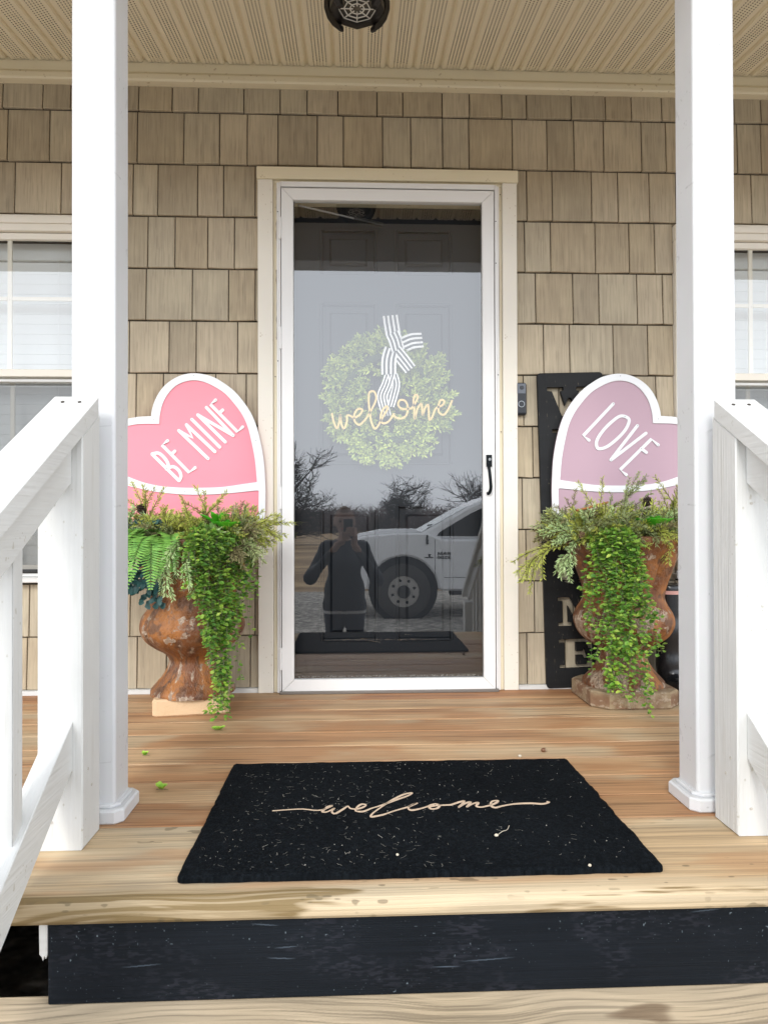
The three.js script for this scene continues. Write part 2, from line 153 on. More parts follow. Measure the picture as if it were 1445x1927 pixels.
// ---------------------------------------------------------------- house wall with its shingles
const DX0 = -0.387, DX1 = 0.662, WL = [-1.97, -1.045], WR = [1.321, 2.246], WY = [0.448, 1.91], CEIL = 2.537, SL = 0.135;
const house = thing('house_wall', 'taupe cedar-look shingle wall of the house behind the porch', 'wall');
{
  const rect = (a, b, c, d) => [[a, c], [b, c], [b, d], [a, d]];
  part('wall_core', slab(rect(-4.2, 4.4, -0.8, 3.2), 'xy', -0.14, 0, 0, 'x', [rect(-0.33, 0.605, -0.0, 2.06), rect(WL[0] + 0.05, WL[1] - 0.05, WY[0] + 0.05, WY[1] - 0.05), rect(WR[0] + 0.05, WR[1] - 0.05, WY[0] + 0.05, WY[1] - 0.05)]), mat(0.03, 0.026, 0.02, 0.9), house);  // core coloured near-black to stand in for shade in the shingle gaps
  // known joints of the courses, from the ridge course (11) down; gaps are filled with uneven widths
  const known = { 11: [-1.403, -1.246, -0.866, -0.733, -0.628, -0.445, -0.299, -0.19, -0.065, 0.094, 0.2, 0.362, 0.474, 0.608, 0.711, 0.897, 1.04, 1.149, 1.277, 1.699], 10: [-1.384, -1.219, -1.016, -0.872, -0.686, -0.543, -0.432, -0.308, -0.149, -0.043, 0.117, 0.232, 0.363, 0.471, 0.651, 0.795, 0.908, 1.032, 1.191, 1.294, 1.698], 9: [-1.355, -1.173, -1.079, -0.889, -0.79, -0.631, -0.527, -0.4, 0.71, 0.816, 0.98, 1.091, 1.223, 1.335, 1.656], 8: [-0.83, -0.722, -0.591, -0.484, 0.70, 0.808, 0.995, 1.137, 1.244], 7: [-0.837, -0.653, -0.508, 0.745, 0.9, 1.009, 1.169, 1.277], 6: [-0.904, -0.746, -0.638, -0.472, 0.777, 0.886, 1.068, 1.213], 5: [-0.877, -0.769, -0.56, -0.438, 0.693, 0.84, 1.0, 1.12, 1.247], 4: [0.731], 3: [0.686], 2: [-0.488, 0.701], 1: [-1.297, -1.15, -0.9, 0.735], 0: [-0.873, -0.423, 0.703] };
  const R = RNG(11), blocks = [[DX0, DX1, 0, 2.112], [WL[0], WL[1], WY[0], WY[1]], [WR[0], WR[1], WY[0], WY[1]]], far = [];
  // one shingle: thicker at its butt, chamfered, its lower edge a little uneven
  function shingle(x0, x1, y0, y1, butt) {
    const w = x1 - x0, h = y1 - y0, c = 0.0022, e = (R() - 0.5) * 0.004, P = [], q = (a, b, d, f) => P.push(...a, ...b, ...d, ...a, ...d, ...f), zt = 0.006, zb = 0.0145 + (R() - 0.5) * 0.003;
    const zf = y => mix(zb, zt, y / h), y00 = butt ? e : 0, y01 = butt ? -e : 0;
    const B = [[0, y00, 0], [w, y01, 0], [w, h, 0], [0, h, 0]], M = [[0, y00, zf(0) - c], [w, y01, zf(0) - c], [w, h, zf(h) - c], [0, h, zf(h) - c]], F = [[c, y00 + c, zf(c)], [w - c, y01 + c, zf(c)], [w - c, h - c, zf(h)], [c, h - c, zf(h)]];
    q(F[0], F[1], F[2], F[3]); for (let k = 0; k < 4; k++) { const j = (k + 1) % 4; q(M[k], M[j], F[j], F[k]); q(B[k], B[j], M[j], M[k]); }
    const g = new THREE.BufferGeometry(); g.setAttribute('position', new THREE.Float32BufferAttribute(P, 3)); g.computeVertexNormals(); const p = planar(g, 'x', R() * 7, R() * 7); p.translate(x0, y0, 0.001); return p;
  }
  for (let k = 0; k < 12; k++) {
    const y0 = 0.0185 + k * 0.2117, y1 = Math.min(y0 + 0.2072, 2.46), kn = known[k].slice(), xs = [];
    let x = -4.1; const step = () => 0.105 + R() * 0.085;
    for (const t of [...kn, 4.3]) { while (t - x > 0.21) { xs.push(x); x += step(); if (t - x < 0.075) x = t - 0.09; } xs.push(x); if (t - x > 0.02) x = t; else x = t; }
    xs.push(4.3);
    for (let i = 0; i + 1 < xs.length; i++) {
      let segs = [[xs[i] + 0.0019, xs[i + 1] - 0.0019, y0, y1]];
      for (const b of blocks) { const out = []; for (const s of segs) { if (s[1] <= b[0] || s[0] >= b[1] || s[3] <= b[2] || s[2] >= b[3]) { out.push(s); continue; } if (s[0] < b[0]) out.push([s[0], b[0] - 0.001, s[2], s[3]]); if (s[1] > b[1]) out.push([b[1] + 0.001, s[1], s[2], s[3]]); const m = [Math.max(s[0], b[0]), Math.min(s[1], b[1])]; if (s[3] > b[3]) out.push([m[0], m[1], b[3] + 0.001, s[3]]); if (s[2] < b[2]) out.push([m[0], m[1], s[2], b[2] - 0.001]); } segs = out; }
      for (const s of segs) { if (s[1] - s[0] < 0.006 || s[3] - s[2] < 0.006) continue; const g = shingle(s[0], s[1], s[2], s[3], true); if (s[1] > -1.48 && s[0] < 1.8) part('shingle', g, shingleMats[Math.floor(R() * 4)], house); else far.push(g); }
    }
  }
  const f = part('shingle_field', mergeGeometries(far), shingleMats[0], house); f.userData.kind = 'stuff';
  part('base_trim', cbox(-4.1, DX0 - 0.001, -0.001, 0.0178, 0, 0.03, 0.002), paint, house); part('base_trim', cbox(DX1 + 0.001, 4.3, -0.001, 0.0178, 0, 0.03, 0.002), paint, house);
  delete house.userData.names;
}
{ // dark hallway box and rooms behind the windows
  const r = new THREE.Group(); r.name = 'house_interior'; r.userData = { kind: 'structure' }; scene.add(r); const m = mat(0.3, 0.28, 0.25, 0.9);
  for (const [a, b] of [[-4.2, -0.6], [0.9, 4.4]]) { part('room_wall', cbox(a, b, -0.1, 3.1, -3.1, -3.0), m, r); part('room_side', cbox(a - 0.1, a, -0.1, 3.1, -3.0, -0.145), m, r); part('room_side', cbox(b, b + 0.1, -0.1, 3.1, -3.0, -0.145), m, r); part('room_floor', cbox(a, b, -0.2, -0.1, -3.0, -0.145), m, r); part('room_ceiling', cbox(a, b, 2.7, 2.8, -3.0, -0.145), m, r); }
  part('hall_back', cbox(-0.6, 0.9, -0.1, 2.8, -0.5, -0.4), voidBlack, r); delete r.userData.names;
}

// ---------------------------------------------------------------- porch ceiling, beam and roof
{
  const c = thing('porch_ceiling', 'cream vented vinyl soffit ceiling with perforated ribs over the porch', 'ceiling');
  const pitch = 0.1078, Z0 = 0.012, Z1 = 1.16, L = Z1 - Z0;
  const soff = mat(1, 1, 1, 0.5, { map: rep(texture(256, 256, (u, v) => { const a = fbm(u, v, 4, 2, 4, 31), s = ss(0.82, 0.87, fbm(u, v, 60, 60, 2, 33)) * ss(0.5, 0.6, fbm(u, v, 3, 3, 3, 32)); return lerp3([0.84, 0.76, 0.58].map(x => x * (0.93 + 0.14 * a)), [0.33, 0.24, 0.12], s * 0.6); }), 1.6, 1.6) });
  // slots are cut right through the sheet: five staggered rows in each rib
  const holes = texture(256, 128, (u, v) => { const x = (u - 0.5) * 0.086, y = v * 0.025; const col = Math.round(x / 0.0125); if (Math.abs(col) > 2) return 1; const dx = x - col * 0.0125, yy = y + (col & 1 ? 0.00625 : 0), dy = yy - Math.round(yy / 0.0125) * 0.0125; return Math.abs(dx) < 0.0023 && Math.abs(dy) < 0.003 ? 0 : 1; }, true);
  const vent = soff.clone(); vent.map = null; vent.color = rgb(0.84, 0.76, 0.58); vent.alphaMap = holes; vent.alphaTest = 0.5; vent.side = THREE.DoubleSide;
  const prof = [[-0.0539, 0.011], [-0.0505, 0.011], [-0.0475, 0.0045], [-0.0452, 0.0045], [-0.043, 0], [0.043, 0], [0.0452, 0.0045], [0.0475, 0.0045], [0.0505, 0.011], [0.0539, 0.011]];
  const strip = (a, b, u0, u1, vs) => { const [x0, y0] = prof[a], [x1, y1] = prof[b]; const g = new THREE.BufferGeometry(); g.setAttribute('position', new THREE.Float32BufferAttribute([x0, y0, 0, x1, y1, 0, x1, y1, L, x0, y0, 0, x1, y1, L, x0, y0, L], 3)); g.setAttribute('uv', new THREE.Float32BufferAttribute([u0, 0, u1, 0, u1, vs, u0, 0, u1, vs, u0, vs], 2)); g.computeVertexNormals(); return g; };
  const rib = [], face = strip(4, 5, 0, 1, L / 0.025); for (let k = 0; k < 9; k++) if (k !== 4) rib.push(strip(k, k + 1, k * 0.03, k * 0.03 + 0.02, L)); const ribG = mergeGeometries(rib), x0 = -0.0275;
  for (let k = -24; k <= 26; k++) { const p = part('soffit_panel', ribG, soff, c); p.position.set(x0 + k * pitch, CEIL, Z0); p.rotation.x = Math.atan(SL); part('perforated_face', face, vent, p); delete p.userData.names; }
  part('crown_trim', slab([[0.002, CEIL + 0.02], [0.002, 2.4475], [0.026, 2.4475], [0.041, 2.449], [0.045, 2.456], [0.043, 2.476], [0.034, 2.488], [0.03, 2.492], [0.029, 2.527], [0.022, 2.531], [0.02, CEIL + 0.02]], 'zy', -2.6, 2.8), cream, c);
  delete c.userData.names;
  const r = thing('porch_roof', 'white porch roof beam and eaves above the front posts', 'roof');
  part('beam', cbox(-4.2, 4.4, 2.145, 2.36, 1.15, 1.27, 0.004), vinyl, r);
  part('roof_deck', slab([[-0.14, 2.75], [1.75, 2.43], [1.75, 2.52], [-0.14, 3.1]], 'zy', -4.2, 4.4), mat(0.16, 0.11, 0.07, 0.9), r);
  part('eave_soffit', slab([[1.275, 2.33], [1.72, 2.33], [1.72, 2.345], [1.275, 2.345]], 'zy', -4.2, 4.4), vinyl, r);
  part('gutter', slab([[1.722, 2.32], [1.8, 2.32], [1.84, 2.38], [1.84, 2.44], [1.722, 2.44]], 'zy', -4.2, 4.4), vinyl, r); delete r.userData.names;
}

// ---------------------------------------------------------------- deck, steps
{
  const d = thing('porch_deck', 'worn reddish-brown timber porch floor of long boards', 'deck'), R = RNG(4);
  for (let k = 0; k < 9; k++) { const z1 = 1.283 - k * 0.1405, z0 = z1 - 0.136 - (k === 8 ? 0.003 : 0), y = (R() - 0.5) * 0.002; part('board', cbox(-3.4, 3.6, -0.038, y, z0, z1, 0.004, 'x', R() * 5, R() * 5), deckMats[[2, 0, 3, 1, 0, 3, 1, 0, 2][k]], d); }
  // landing board with a rounded nose
  const pr = [[1.2862, -0.038], [1.2862, 0.0], [1.585, 0.001], [1.597, -0.002], [1.605, -0.01], [1.6075, -0.019], [1.606, -0.031], [1.6, -0.038]], g = slab(pr, 'zy', -0.72, 1.25, 0, 'x'), p = g.attributes.position, uv = g.attributes.uv;
  for (let i = 0; i < p.count; i++) { const z = p.getZ(i), y = p.getY(i); uv.setXY(i, (p.getX(i) + 0.75) / 2, (z - 1.2862 + (y < -0.003 ? -y : 0)) / 0.37); }
  part('landing_board', g, noseMat, d, 'pale weathered landing board with mildewed rounded nose');
  const rough = mat(0.2, 0.14, 0.09, 0.9); part('rim_board', cbox(-3.4, -0.95, -0.3, -0.039, 1.24, 1.28), blackPaint, d); part('rim_board', cbox(1.26, 3.6, -0.3, -0.039, 1.24, 1.28), blackPaint, d);
  part('added_skirt_board', cbox(-3.4, -0.93, -0.78, -0.302, 1.22, 1.25), blackPaint, d); part('added_skirt_board', cbox(1.26, 3.6, -0.78, -0.302, 1.22, 1.25), blackPaint, d); part('added_side_skirt', cbox(-0.96, -0.92, -0.78, -0.039, 1.255, 1.6), blackPaint, d);  // unseen skirting, added to shut out light so the gap below stays dark
  for (const z of [0.2, 0.7, 1.15]) part('joist', cbox(-3.4, 3.6, -0.26, -0.039, z, z + 0.038), rough, d); part('foundation', cbox(-3.4, 3.6, -0.78, -0.04, -0.02, 0.0), mat(0.3, 0.29, 0.27, 0.9), d); for (const x of [-3.4, 3.56]) part('added_end_skirt', cbox(x, x + 0.04, -0.78, -0.039, 0.001, 1.2), blackPaint, d);  // end skirts are unseen too, added to close off the underside
  part('joist_end', slab([[-0.5715, -0.0385], [-0.5565, -0.0385], [-0.5565, -0.098], [-0.559, -0.106], [-0.5615, -0.1], [-0.564, -0.109], [-0.567, -0.101], [-0.5705, -0.098]], 'xy', 1.572, 1.589, 0.001), paint, d, 'short white-painted splintered stub under the landing board');
  delete d.userData.names;
  const s = thing('porch_steps', 'wooden porch steps with black risers and pale treads', 'steps');
  const riserCol = texture(2048, 256, (u, v) => { const b = fbm(u, v, 8, 3, 4, 3), g = fbm(u, v, 5, 50, 3, 6); let t = 0.006 + 0.008 * b + 0.005 * g; let c = [t * 0.95, t * 1.05, t * 1.22]; const scuff = ss(0.5, 0.8, fbm(u, v, 14, 3, 4, 15)) * ss(0.4, 0.75, fbm(u, v, 160, 50, 2, 16)); c = lerp3(c, [0.045, 0.038, 0.042], scuff * 0.6); const sp = ss(0.95, 0.97, fbm(u, v, 520, 56, 1, 22)) * ss(0.3, 0.6, fbm(u, v, 9, 3, 3, 29)); c = lerp3(c, [0.3, 0.3, 0.28], sp * 0.8); for (let k = 0; k < 13; k++) { const a = hash(k, 1, 5), l = 0.02 + 0.05 * hash(k, 2, 5), y = 0.15 + 0.7 * hash(k, 3, 5) + (u - a) * (hash(k, 4, 5) - 0.5) * 2.4 + 0.6 * (u - a) * (u - a) * 40 * (hash(k, 5, 5) - 0.5); if (u > a && u < a + l && Math.abs(v - y) < 0.006) c = lerp3(c, [0.16, 0.165, 0.17], 0.55 * Math.sin((u - a) / l * PI)); } return c; });
  const riserM = phys(0.62, 0.78, 0.95, 0.55, { specularIntensity: 0.25, map: riserCol, bumpMap: rep(woodBump, 1, 1), bumpScale: 0.0008 });
  const H = [0, -0.19, -0.385, -0.58, GY];
  for (let k = 0; k < 4; k++) {
    const z = 1.588 + 0.28 * k, g = cbox(-0.556, 1.2, H[k + 1] + 0.001, H[k] - 0.0385, z - 0.03, z, 0.003), p = g.attributes.position, uv = g.attributes.uv; for (let i = 0; i < p.count; i++) uv.setXY(i, (p.getX(i) + 0.6) / 1.9, (p.getY(i) - H[k]) / 0.19 + k * 0.3);
    part('riser', g, riserM, s); if (k < 3) part('tread', cbox(-0.9, 1.25, H[k + 1] - 0.038, H[k + 1], z - 0.032, z + 0.275, 0.006, 'x', 0.3 * k, 0.05), treadMat, s);
  }
  for (const x of [-0.61, 1.2]) part('stringer', slab([[1.2, -0.3], [1.555, -0.3], [1.555, -0.229], [1.83, -0.229], [1.83, -0.425], [2.11, -0.425], [2.11, -0.62], [2.4, -0.62], [2.4, -0.78], [1.2, -0.78]], 'zy', x - 0.02, x + 0.02), mat(0.2, 0.14, 0.09, 0.9), s);
  delete s.userData.names;
}

// ---------------------------------------------------------------- posts and stair railings
function post(x0, x1, label) {
  const cx = (x0 + x1) / 2, t = thing('porch_post', label, 'post', [cx, 0, 1.2], 0), h = (x1 - x0) / 2;
  part('shaft', cbox(-h, h, 0.03, 2.144, -0.05, 0.05, 0.009, 'y'), vinyl, t);
  const b = 0.073, c = 0.018, oct = s => [[-s + c, -s], [s - c, -s], [s, -s + c], [s, s - c], [s - c, s], [-s + c, s], [-s, s - c], [-s, -s + c]];
  part('base_collar', slab(oct(b), 'xz', 0.0005, 0.033, 0.004), vinyl, t); part('collar_bead', slab(oct(0.06), 'xz', 0.033, 0.041, 0.002), vinyl, t); delete t.userData.names; return t;
}
post(-0.649, -0.548, 'left white vinyl porch post beside the pink heart sign'); post(0.805, 0.907, 'right white vinyl porch post beside the mauve heart sign');
function railing(xi, xo, side, label) { // xi inner face, xo outer face of the cap
  const a = Math.min(xi, xo), b = Math.max(xi, xo), t = thing('stair_railing', label, 'railing', [0, 0, 0], 0);
  const cap = z => 0.952 - 0.6 * (z - 1.321), ca = Math.hypot(1, 0.6), th = 0.038 * ca, mid = (a + b) / 2 - side * 0.005;
  const bar = (x0, x1, z0, z1, yt, sl, h) => slab([[z0, yt], [z1, yt - sl * (z1 - z0)], [z1, yt - sl * (z1 - z0) - h], [z0, yt - h]], 'zy', x0, x1, 0.002, 'z');
  part('newel_post', slab([[1.294, 0.001], [1.394, 0.001], [1.394, cap(1.394) - th - 0.001], [1.294, cap(1.294) - th - 0.001]], 'zy', a + 0.002, b - 0.002, 0.003, 'y'), paint, t);
  part('newel_post', cbox(a + 0.002, b - 0.002, GY, cap(2.6) - th - 0.06, 2.5, 2.6, 0.003, 'y'), paint, t);
  part('cap_rail', bar(a, b, 1.306, 2.66, cap(1.306), 0.6, th), paint, t);
  part('top_rail', bar(mid - 0.019, mid + 0.019, 1.395, 2.5, cap(1.395) - th - 0.001, 0.6, 0.098), paint, t);
  part('bottom_rail', bar(mid - 0.021, mid + 0.021, 1.395, 2.5, 0.268, 0.66, 0.1), paint, t);
  for (let z = 1.61; z < 2.48; z += 0.145) { const o = mid + side * 0.008 - 0.018, yb = 0.268 - 0.66 * (z - 1.395) - 0.02, yt = cap(z) - th - 0.08; part('baluster', cbox(o, o + 0.036, yb, yt, z - 0.018, z + 0.018, 0.002, 'y'), paint, t); }
  const nail = new THREE.CylinderGeometry(0.0032, 0.0032, 0.002, 8), nm = mat(0.5, 0.47, 0.42, 0.6); for (const [y, z, f] of [[0.12, 1.345, 0], [0.16, 1.365, 0], [0.06, 0.3, 1], [0.72, 0.35, 1]]) { const o = part('nail_head', nail, nm, t); if (f) { o.rotation.x = PI / 2; o.position.set(a + 0.002 + z * (b - a), y, 1.3945); } else { o.rotation.z = PI / 2; o.position.set(side < 0 ? b - 0.0015 : a + 0.0015, y, z); } }
  const sc = new THREE.CylinderGeometry(0.004, 0.004, 0.003, 8); const q = rgb(0.05, 0.04, 0.03);
  for (const [dx, z] of [[0.03, 1.335], [0.066, 1.335]]) { const o = part('screw_head', sc, new THREE.MeshStandardMaterial({ color: q, roughness: 0.6 }), t); o.position.set(a + dx, cap(z) + 0.0005, z); o.rotation.x = Math.atan(0.6); }
  delete t.userData.names; return t;
}
railing(-0.565, -0.662, -1, 'left white painted stair railing with sloping handrail'); railing(0.822, 0.919, 1, 'right white painted stair railing with sloping handrail');

// ---------------------------------------------------------------- doorway: casing, storm door, front door
{
  const f = thing('door_frame', 'cream door casing and jambs around the storm door', 'door frame');
  part('casing', cbox(DX0, -0.326, 0.0, 2.064, 0, 0.04, 0.003, 'y'), creamPale, f); part('casing', cbox(0.602, DX1, 0.0, 2.064, 0, 0.04, 0.003, 'y'), creamPale, f);
  part('head_casing', cbox(DX0 - 0.003, DX1 + 0.005, 2.0645, 2.114, 0, 0.045, 0.003), cream, f);
  part('head_stop', cbox(-0.3255, 0.6015, 2.05, 2.064, 0, 0.03, 0.002), cream, f);
  for (const [a, b] of [[-0.3255, -0.311], [0.588, 0.6015]]) part('stop', cbox(a, b, 0.0, 2.0495, 0, 0.03, 0.002, 'y'), cream, f);
  part('jamb', cbox(-0.36, -0.3, 0.0, 2.06, -0.13, -0.001, 0.002, 'y'), cream, f); part('jamb', cbox(0.576, 0.635, 0.0, 2.06, -0.13, -0.001, 0.002, 'y'), cream, f);
  part('head_jamb', cbox(-0.2995, 0.5755, 2.0, 2.059, -0.13, -0.001, 0.002), cream, f);
  part('hinge_rail', cbox(-0.3105, -0.301, 0.002, 2.049, 0, 0.046, 0.002, 'y'), metalWhite, f); part('hinge_rail', cbox(-0.3005, -0.2935, 0.002, 2.049, 0, 0.054, 0.003, 'y'), metalWhite, f);
  part('latch_rail', cbox(0.568, 0.5765, 0.002, 2.049, 0, 0.054, 0.003, 'y'), metalWhite, f); part('latch_rail', cbox(0.577, 0.5875, 0.002, 2.049, 0, 0.042, 0.002, 'y'), metalWhite, f);
  part('drip_cap', cbox(-0.2932, 0.5677, 2.028, 2.0495, 0, 0.056, 0.003), metalWhite, f);
  part('threshold', cbox(-0.3, 0.576, -0.001, 0.012, -0.13, 0.066, 0.003), mat(0.2, 0.18, 0.16, 0.5, { metalness: 0.4 }), f);
  const caulk = mat(0.17, 0.09, 0.04, 0.9); const R = RNG(31); // rusty gaps where the caulk has cracked
  for (const [x, y0, y1] of [[-0.3115, 1.78, 2.03], [-0.312, 1.42, 1.7], [0.5885, 1.3, 2.03]]) { const pts = []; for (let k = 0; k <= 14; k++) pts.push([x + (R() - 0.5) * 0.003, mix(y0, y1, k / 14)]); const o = part('caulk_crack', stroke(pts, 0.0014, 0.0012, 0, false, t => 0.5 + Math.abs(Math.sin(t * 17)) * 0.8), caulk, f); o.position.z = 0.0305; }
  const hole = new THREE.CylinderGeometry(0.0022, 0.0022, 0.002, 8).rotateX(PI / 2);
  for (const [x, y, z] of [[-0.306, 1.93, 0.047], [-0.306, 1.33, 0.047], [0.572, 1.9, 0.055], [0.572, 1.73, 0.055], [0.582, 1.28, 0.043], [0.595, 1.05, 0.031], [-0.318, 1.27, 0.031], [0.595, 2.02, 0.031], [-0.318, 0.62, 0.031]]) { const o = part('screw', hole, mat(0.05, 0.045, 0.04, 0.5), f); o.position.set(x, y, z); }
  delete f.userData.names;
  const s = thing('storm_door', 'white full-view storm door with one tall glass pane', 'storm door');
  const X0 = -0.2905, X1 = 0.5635, Y0 = 0.0095, Y1 = 2.021, a = 0.0475, zi = 0.028, zo = 0.06, e = 0.0004;
  part('stile', slab([[X0, Y0], [X0 + a - e, Y0 + a + e], [X0 + a - e, Y1 - a - e], [X0, Y1]], 'xy', zi, zo, 0.0018, 'y'), metalWhite, s);
  part('stile', slab([[X1, Y0], [X1, Y1], [X1 - a + e, Y1 - a - e], [X1 - a + e, Y0 + a + e]], 'xy', zi, zo, 0.0018, 'y'), metalWhite, s);
  part('rail', slab([[X0 + e, Y1], [X0 + a, Y1 - a + e], [X1 - a, Y1 - a + e], [X1 - e, Y1]], 'xy', zi, zo, 0.0018), metalWhite, s);
  part('rail', slab([[X0 + e, Y0], [X1 - e, Y0], [X1 - a, Y0 + a - e], [X0 + a, Y0 + a - e]], 'xy', zi, zo, 0.0018), metalWhite, s);
  const gx0 = X0 + a, gx1 = X1 - a, gy0 = Y0 + a, gy1 = Y1 - a, pane = new THREE.PlaneGeometry(gx1 - gx0 + 0.012, gy1 - gy0 + 0.012); pane.translate((gx0 + gx1) / 2, (gy0 + gy1) / 2, 0.042);
  part('glass_pane', pane, glass, s);
  for (const [x0, x1, y0, y1] of [[gx0 - 0.006, gx0 + 0.004, gy0, gy1], [gx1 - 0.004, gx1 + 0.006, gy0, gy1]]) part('gasket', cbox(x0, x1, y0, y1, 0.036, 0.041, 0.001, 'y'), rubber, s);
  part('gasket', cbox(gx0 - 0.006, gx1 + 0.006, gy0 - 0.006, gy0 + 0.003, 0.036, 0.041, 0.001), rubber, s);
  for (const y of [0.14, 0.78, 1.42, 1.86]) part('hinge', cbox(-0.3, -0.2905, y - 0.045, y + 0.045, 0.055, 0.064, 0.003, 'y'), metalWhite, s);
  const h = part('handle', slab([[-0.013, 0.0], [0.013, 0.0], [0.0135, -0.05], [-0.012, -0.05]], 'xy', 0.0605, 0.078, 0.004), blackPaint, s); h.position.set(0.538, 0.952, 0); h.scale.set(0.85, 0.95, 1);
  part('push_button', new THREE.CylinderGeometry(0.006, 0.0065, 0.008, 16).rotateX(PI / 2).translate(0.001, -0.02, 0.081), screwM, h);
  part('grip', new THREE.TubeGeometry(new THREE.CatmullRomCurve3([V(-0.004, -0.04, 0.075), V(-0.003, -0.07, 0.092), V(0.001, -0.11, 0.094), V(0.004, -0.145, 0.085), V(-0.001, -0.162, 0.072), V(-0.008, -0.164, 0.066)]), 20, 0.0075, 10), blackPaint, h);
  const cl = part('door_closer', new THREE.TubeGeometry(new THREE.LineCurve3(V(-0.228, 1.972, 0.012), V(0.03, 1.915, 0.012)), 4, 0.004, 10), mat(0.3, 0.3, 0.3, 0.3, { metalness: 0.8 }), s); part('closer_tube', new THREE.TubeGeometry(new THREE.LineCurve3(V(0.0, 1.9215, 0.012), V(0.118, 1.8955, 0.012)), 2, 0.009, 12), mat(0.02, 0.02, 0.02, 0.35), cl);
  delete s.userData.names; delete h.userData.names; delete cl.userData.names;
  // black six-panel door
  const d = thing('front_door', 'black six-panel front door behind the storm glass', 'door'), dk = phys(0.006, 0.008, 0.012, 0.4, { specularIntensity: 0.6 });
  const cols = [[-0.14, 0.092], [0.175, 0.406]], rows = [[0.19, 0.752], [0.926, 1.595], [1.72, 1.906]], rc = (a, b, c, q) => [[a, c], [b, c], [b, q], [a, q]];
  part('door_slab', slab(rc(-0.298, 0.574, 0.014, 1.998), 'xy', -0.1, -0.06, 0, 'y', cols.flatMap(c => rows.map(r => rc(c[0], c[1], r[0], r[1])))), dk, d);
  part('door_back', cbox(-0.297, 0.573, 0.015, 1.997, -0.103, -0.1005, 0.0005), dk, d);
  for (const c of cols) for (const r of rows) { const p = part('panel', slab(rc(c[0] + 0.001, c[1] - 0.001, r[0] + 0.001, r[1] - 0.001), 'xy', -0.1, -0.074, 0.009, 'y'), dk, d); part('raised_field', slab(rc(c[0] + 0.037, c[1] - 0.037, r[0] + 0.037, r[1] - 0.037), 'xy', -0.0738, -0.064, 0.0085, 'y'), dk, p); part('moulding', mergeGeometries([[c[0] - 0.004, c[0] + 0.008, r[0], r[1]], [c[1] - 0.008, c[1] + 0.004, r[0], r[1]], [c[0] + 0.0085, c[1] - 0.0085, r[0] - 0.004, r[0] + 0.008], [c[0] + 0.0085, c[1] - 0.0085, r[1] - 0.008, r[1] + 0.004]].map(q => cbox(...q, -0.073, -0.0555, 0.004))), dk, p); delete p.userData.names; }
  part('door_sweep', cbox(-0.29, 0.566, 0.0145, 0.05, -0.0595, -0.05, 0.002), mat(0.03, 0.028, 0.026, 0.6), d);
  delete d.userData.names;
  // grit swept up on the sill behind the glass
  const g = new MB(), Q = RNG(77); for (let k = 0; k < 420; k++) { const x = -0.23 + Q() * 0.73, y = 0.0585 + Q() * Q() * 0.004, z = 0.028 - Q() * 0.02, r = 0.0008 + Q() * 0.0022, c = 0.12 + Q() * 0.35, b = g.v(V(x, y + r, z), [c, c, c * 0.92]); const n = [0, 1, 2].map(j => g.v(V(x + Math.cos(j * 2.1 + k) * r, y - r * 0.4, z + Math.sin(j * 2.1 + k) * r), [c, c, c * 0.9])); g.t(b, n[0], n[1]); g.t(b, n[1], n[2]); g.t(b, n[2], n[0]); }
  const gr = solo('sill_grit', 'pale grit lying along the bottom of the storm door glass', 'grit', g.geo(), leafM); gr.userData = { kind: 'stuff', label: 'pale grit lying along the bottom of the storm door glass', category: 'grit' };
}

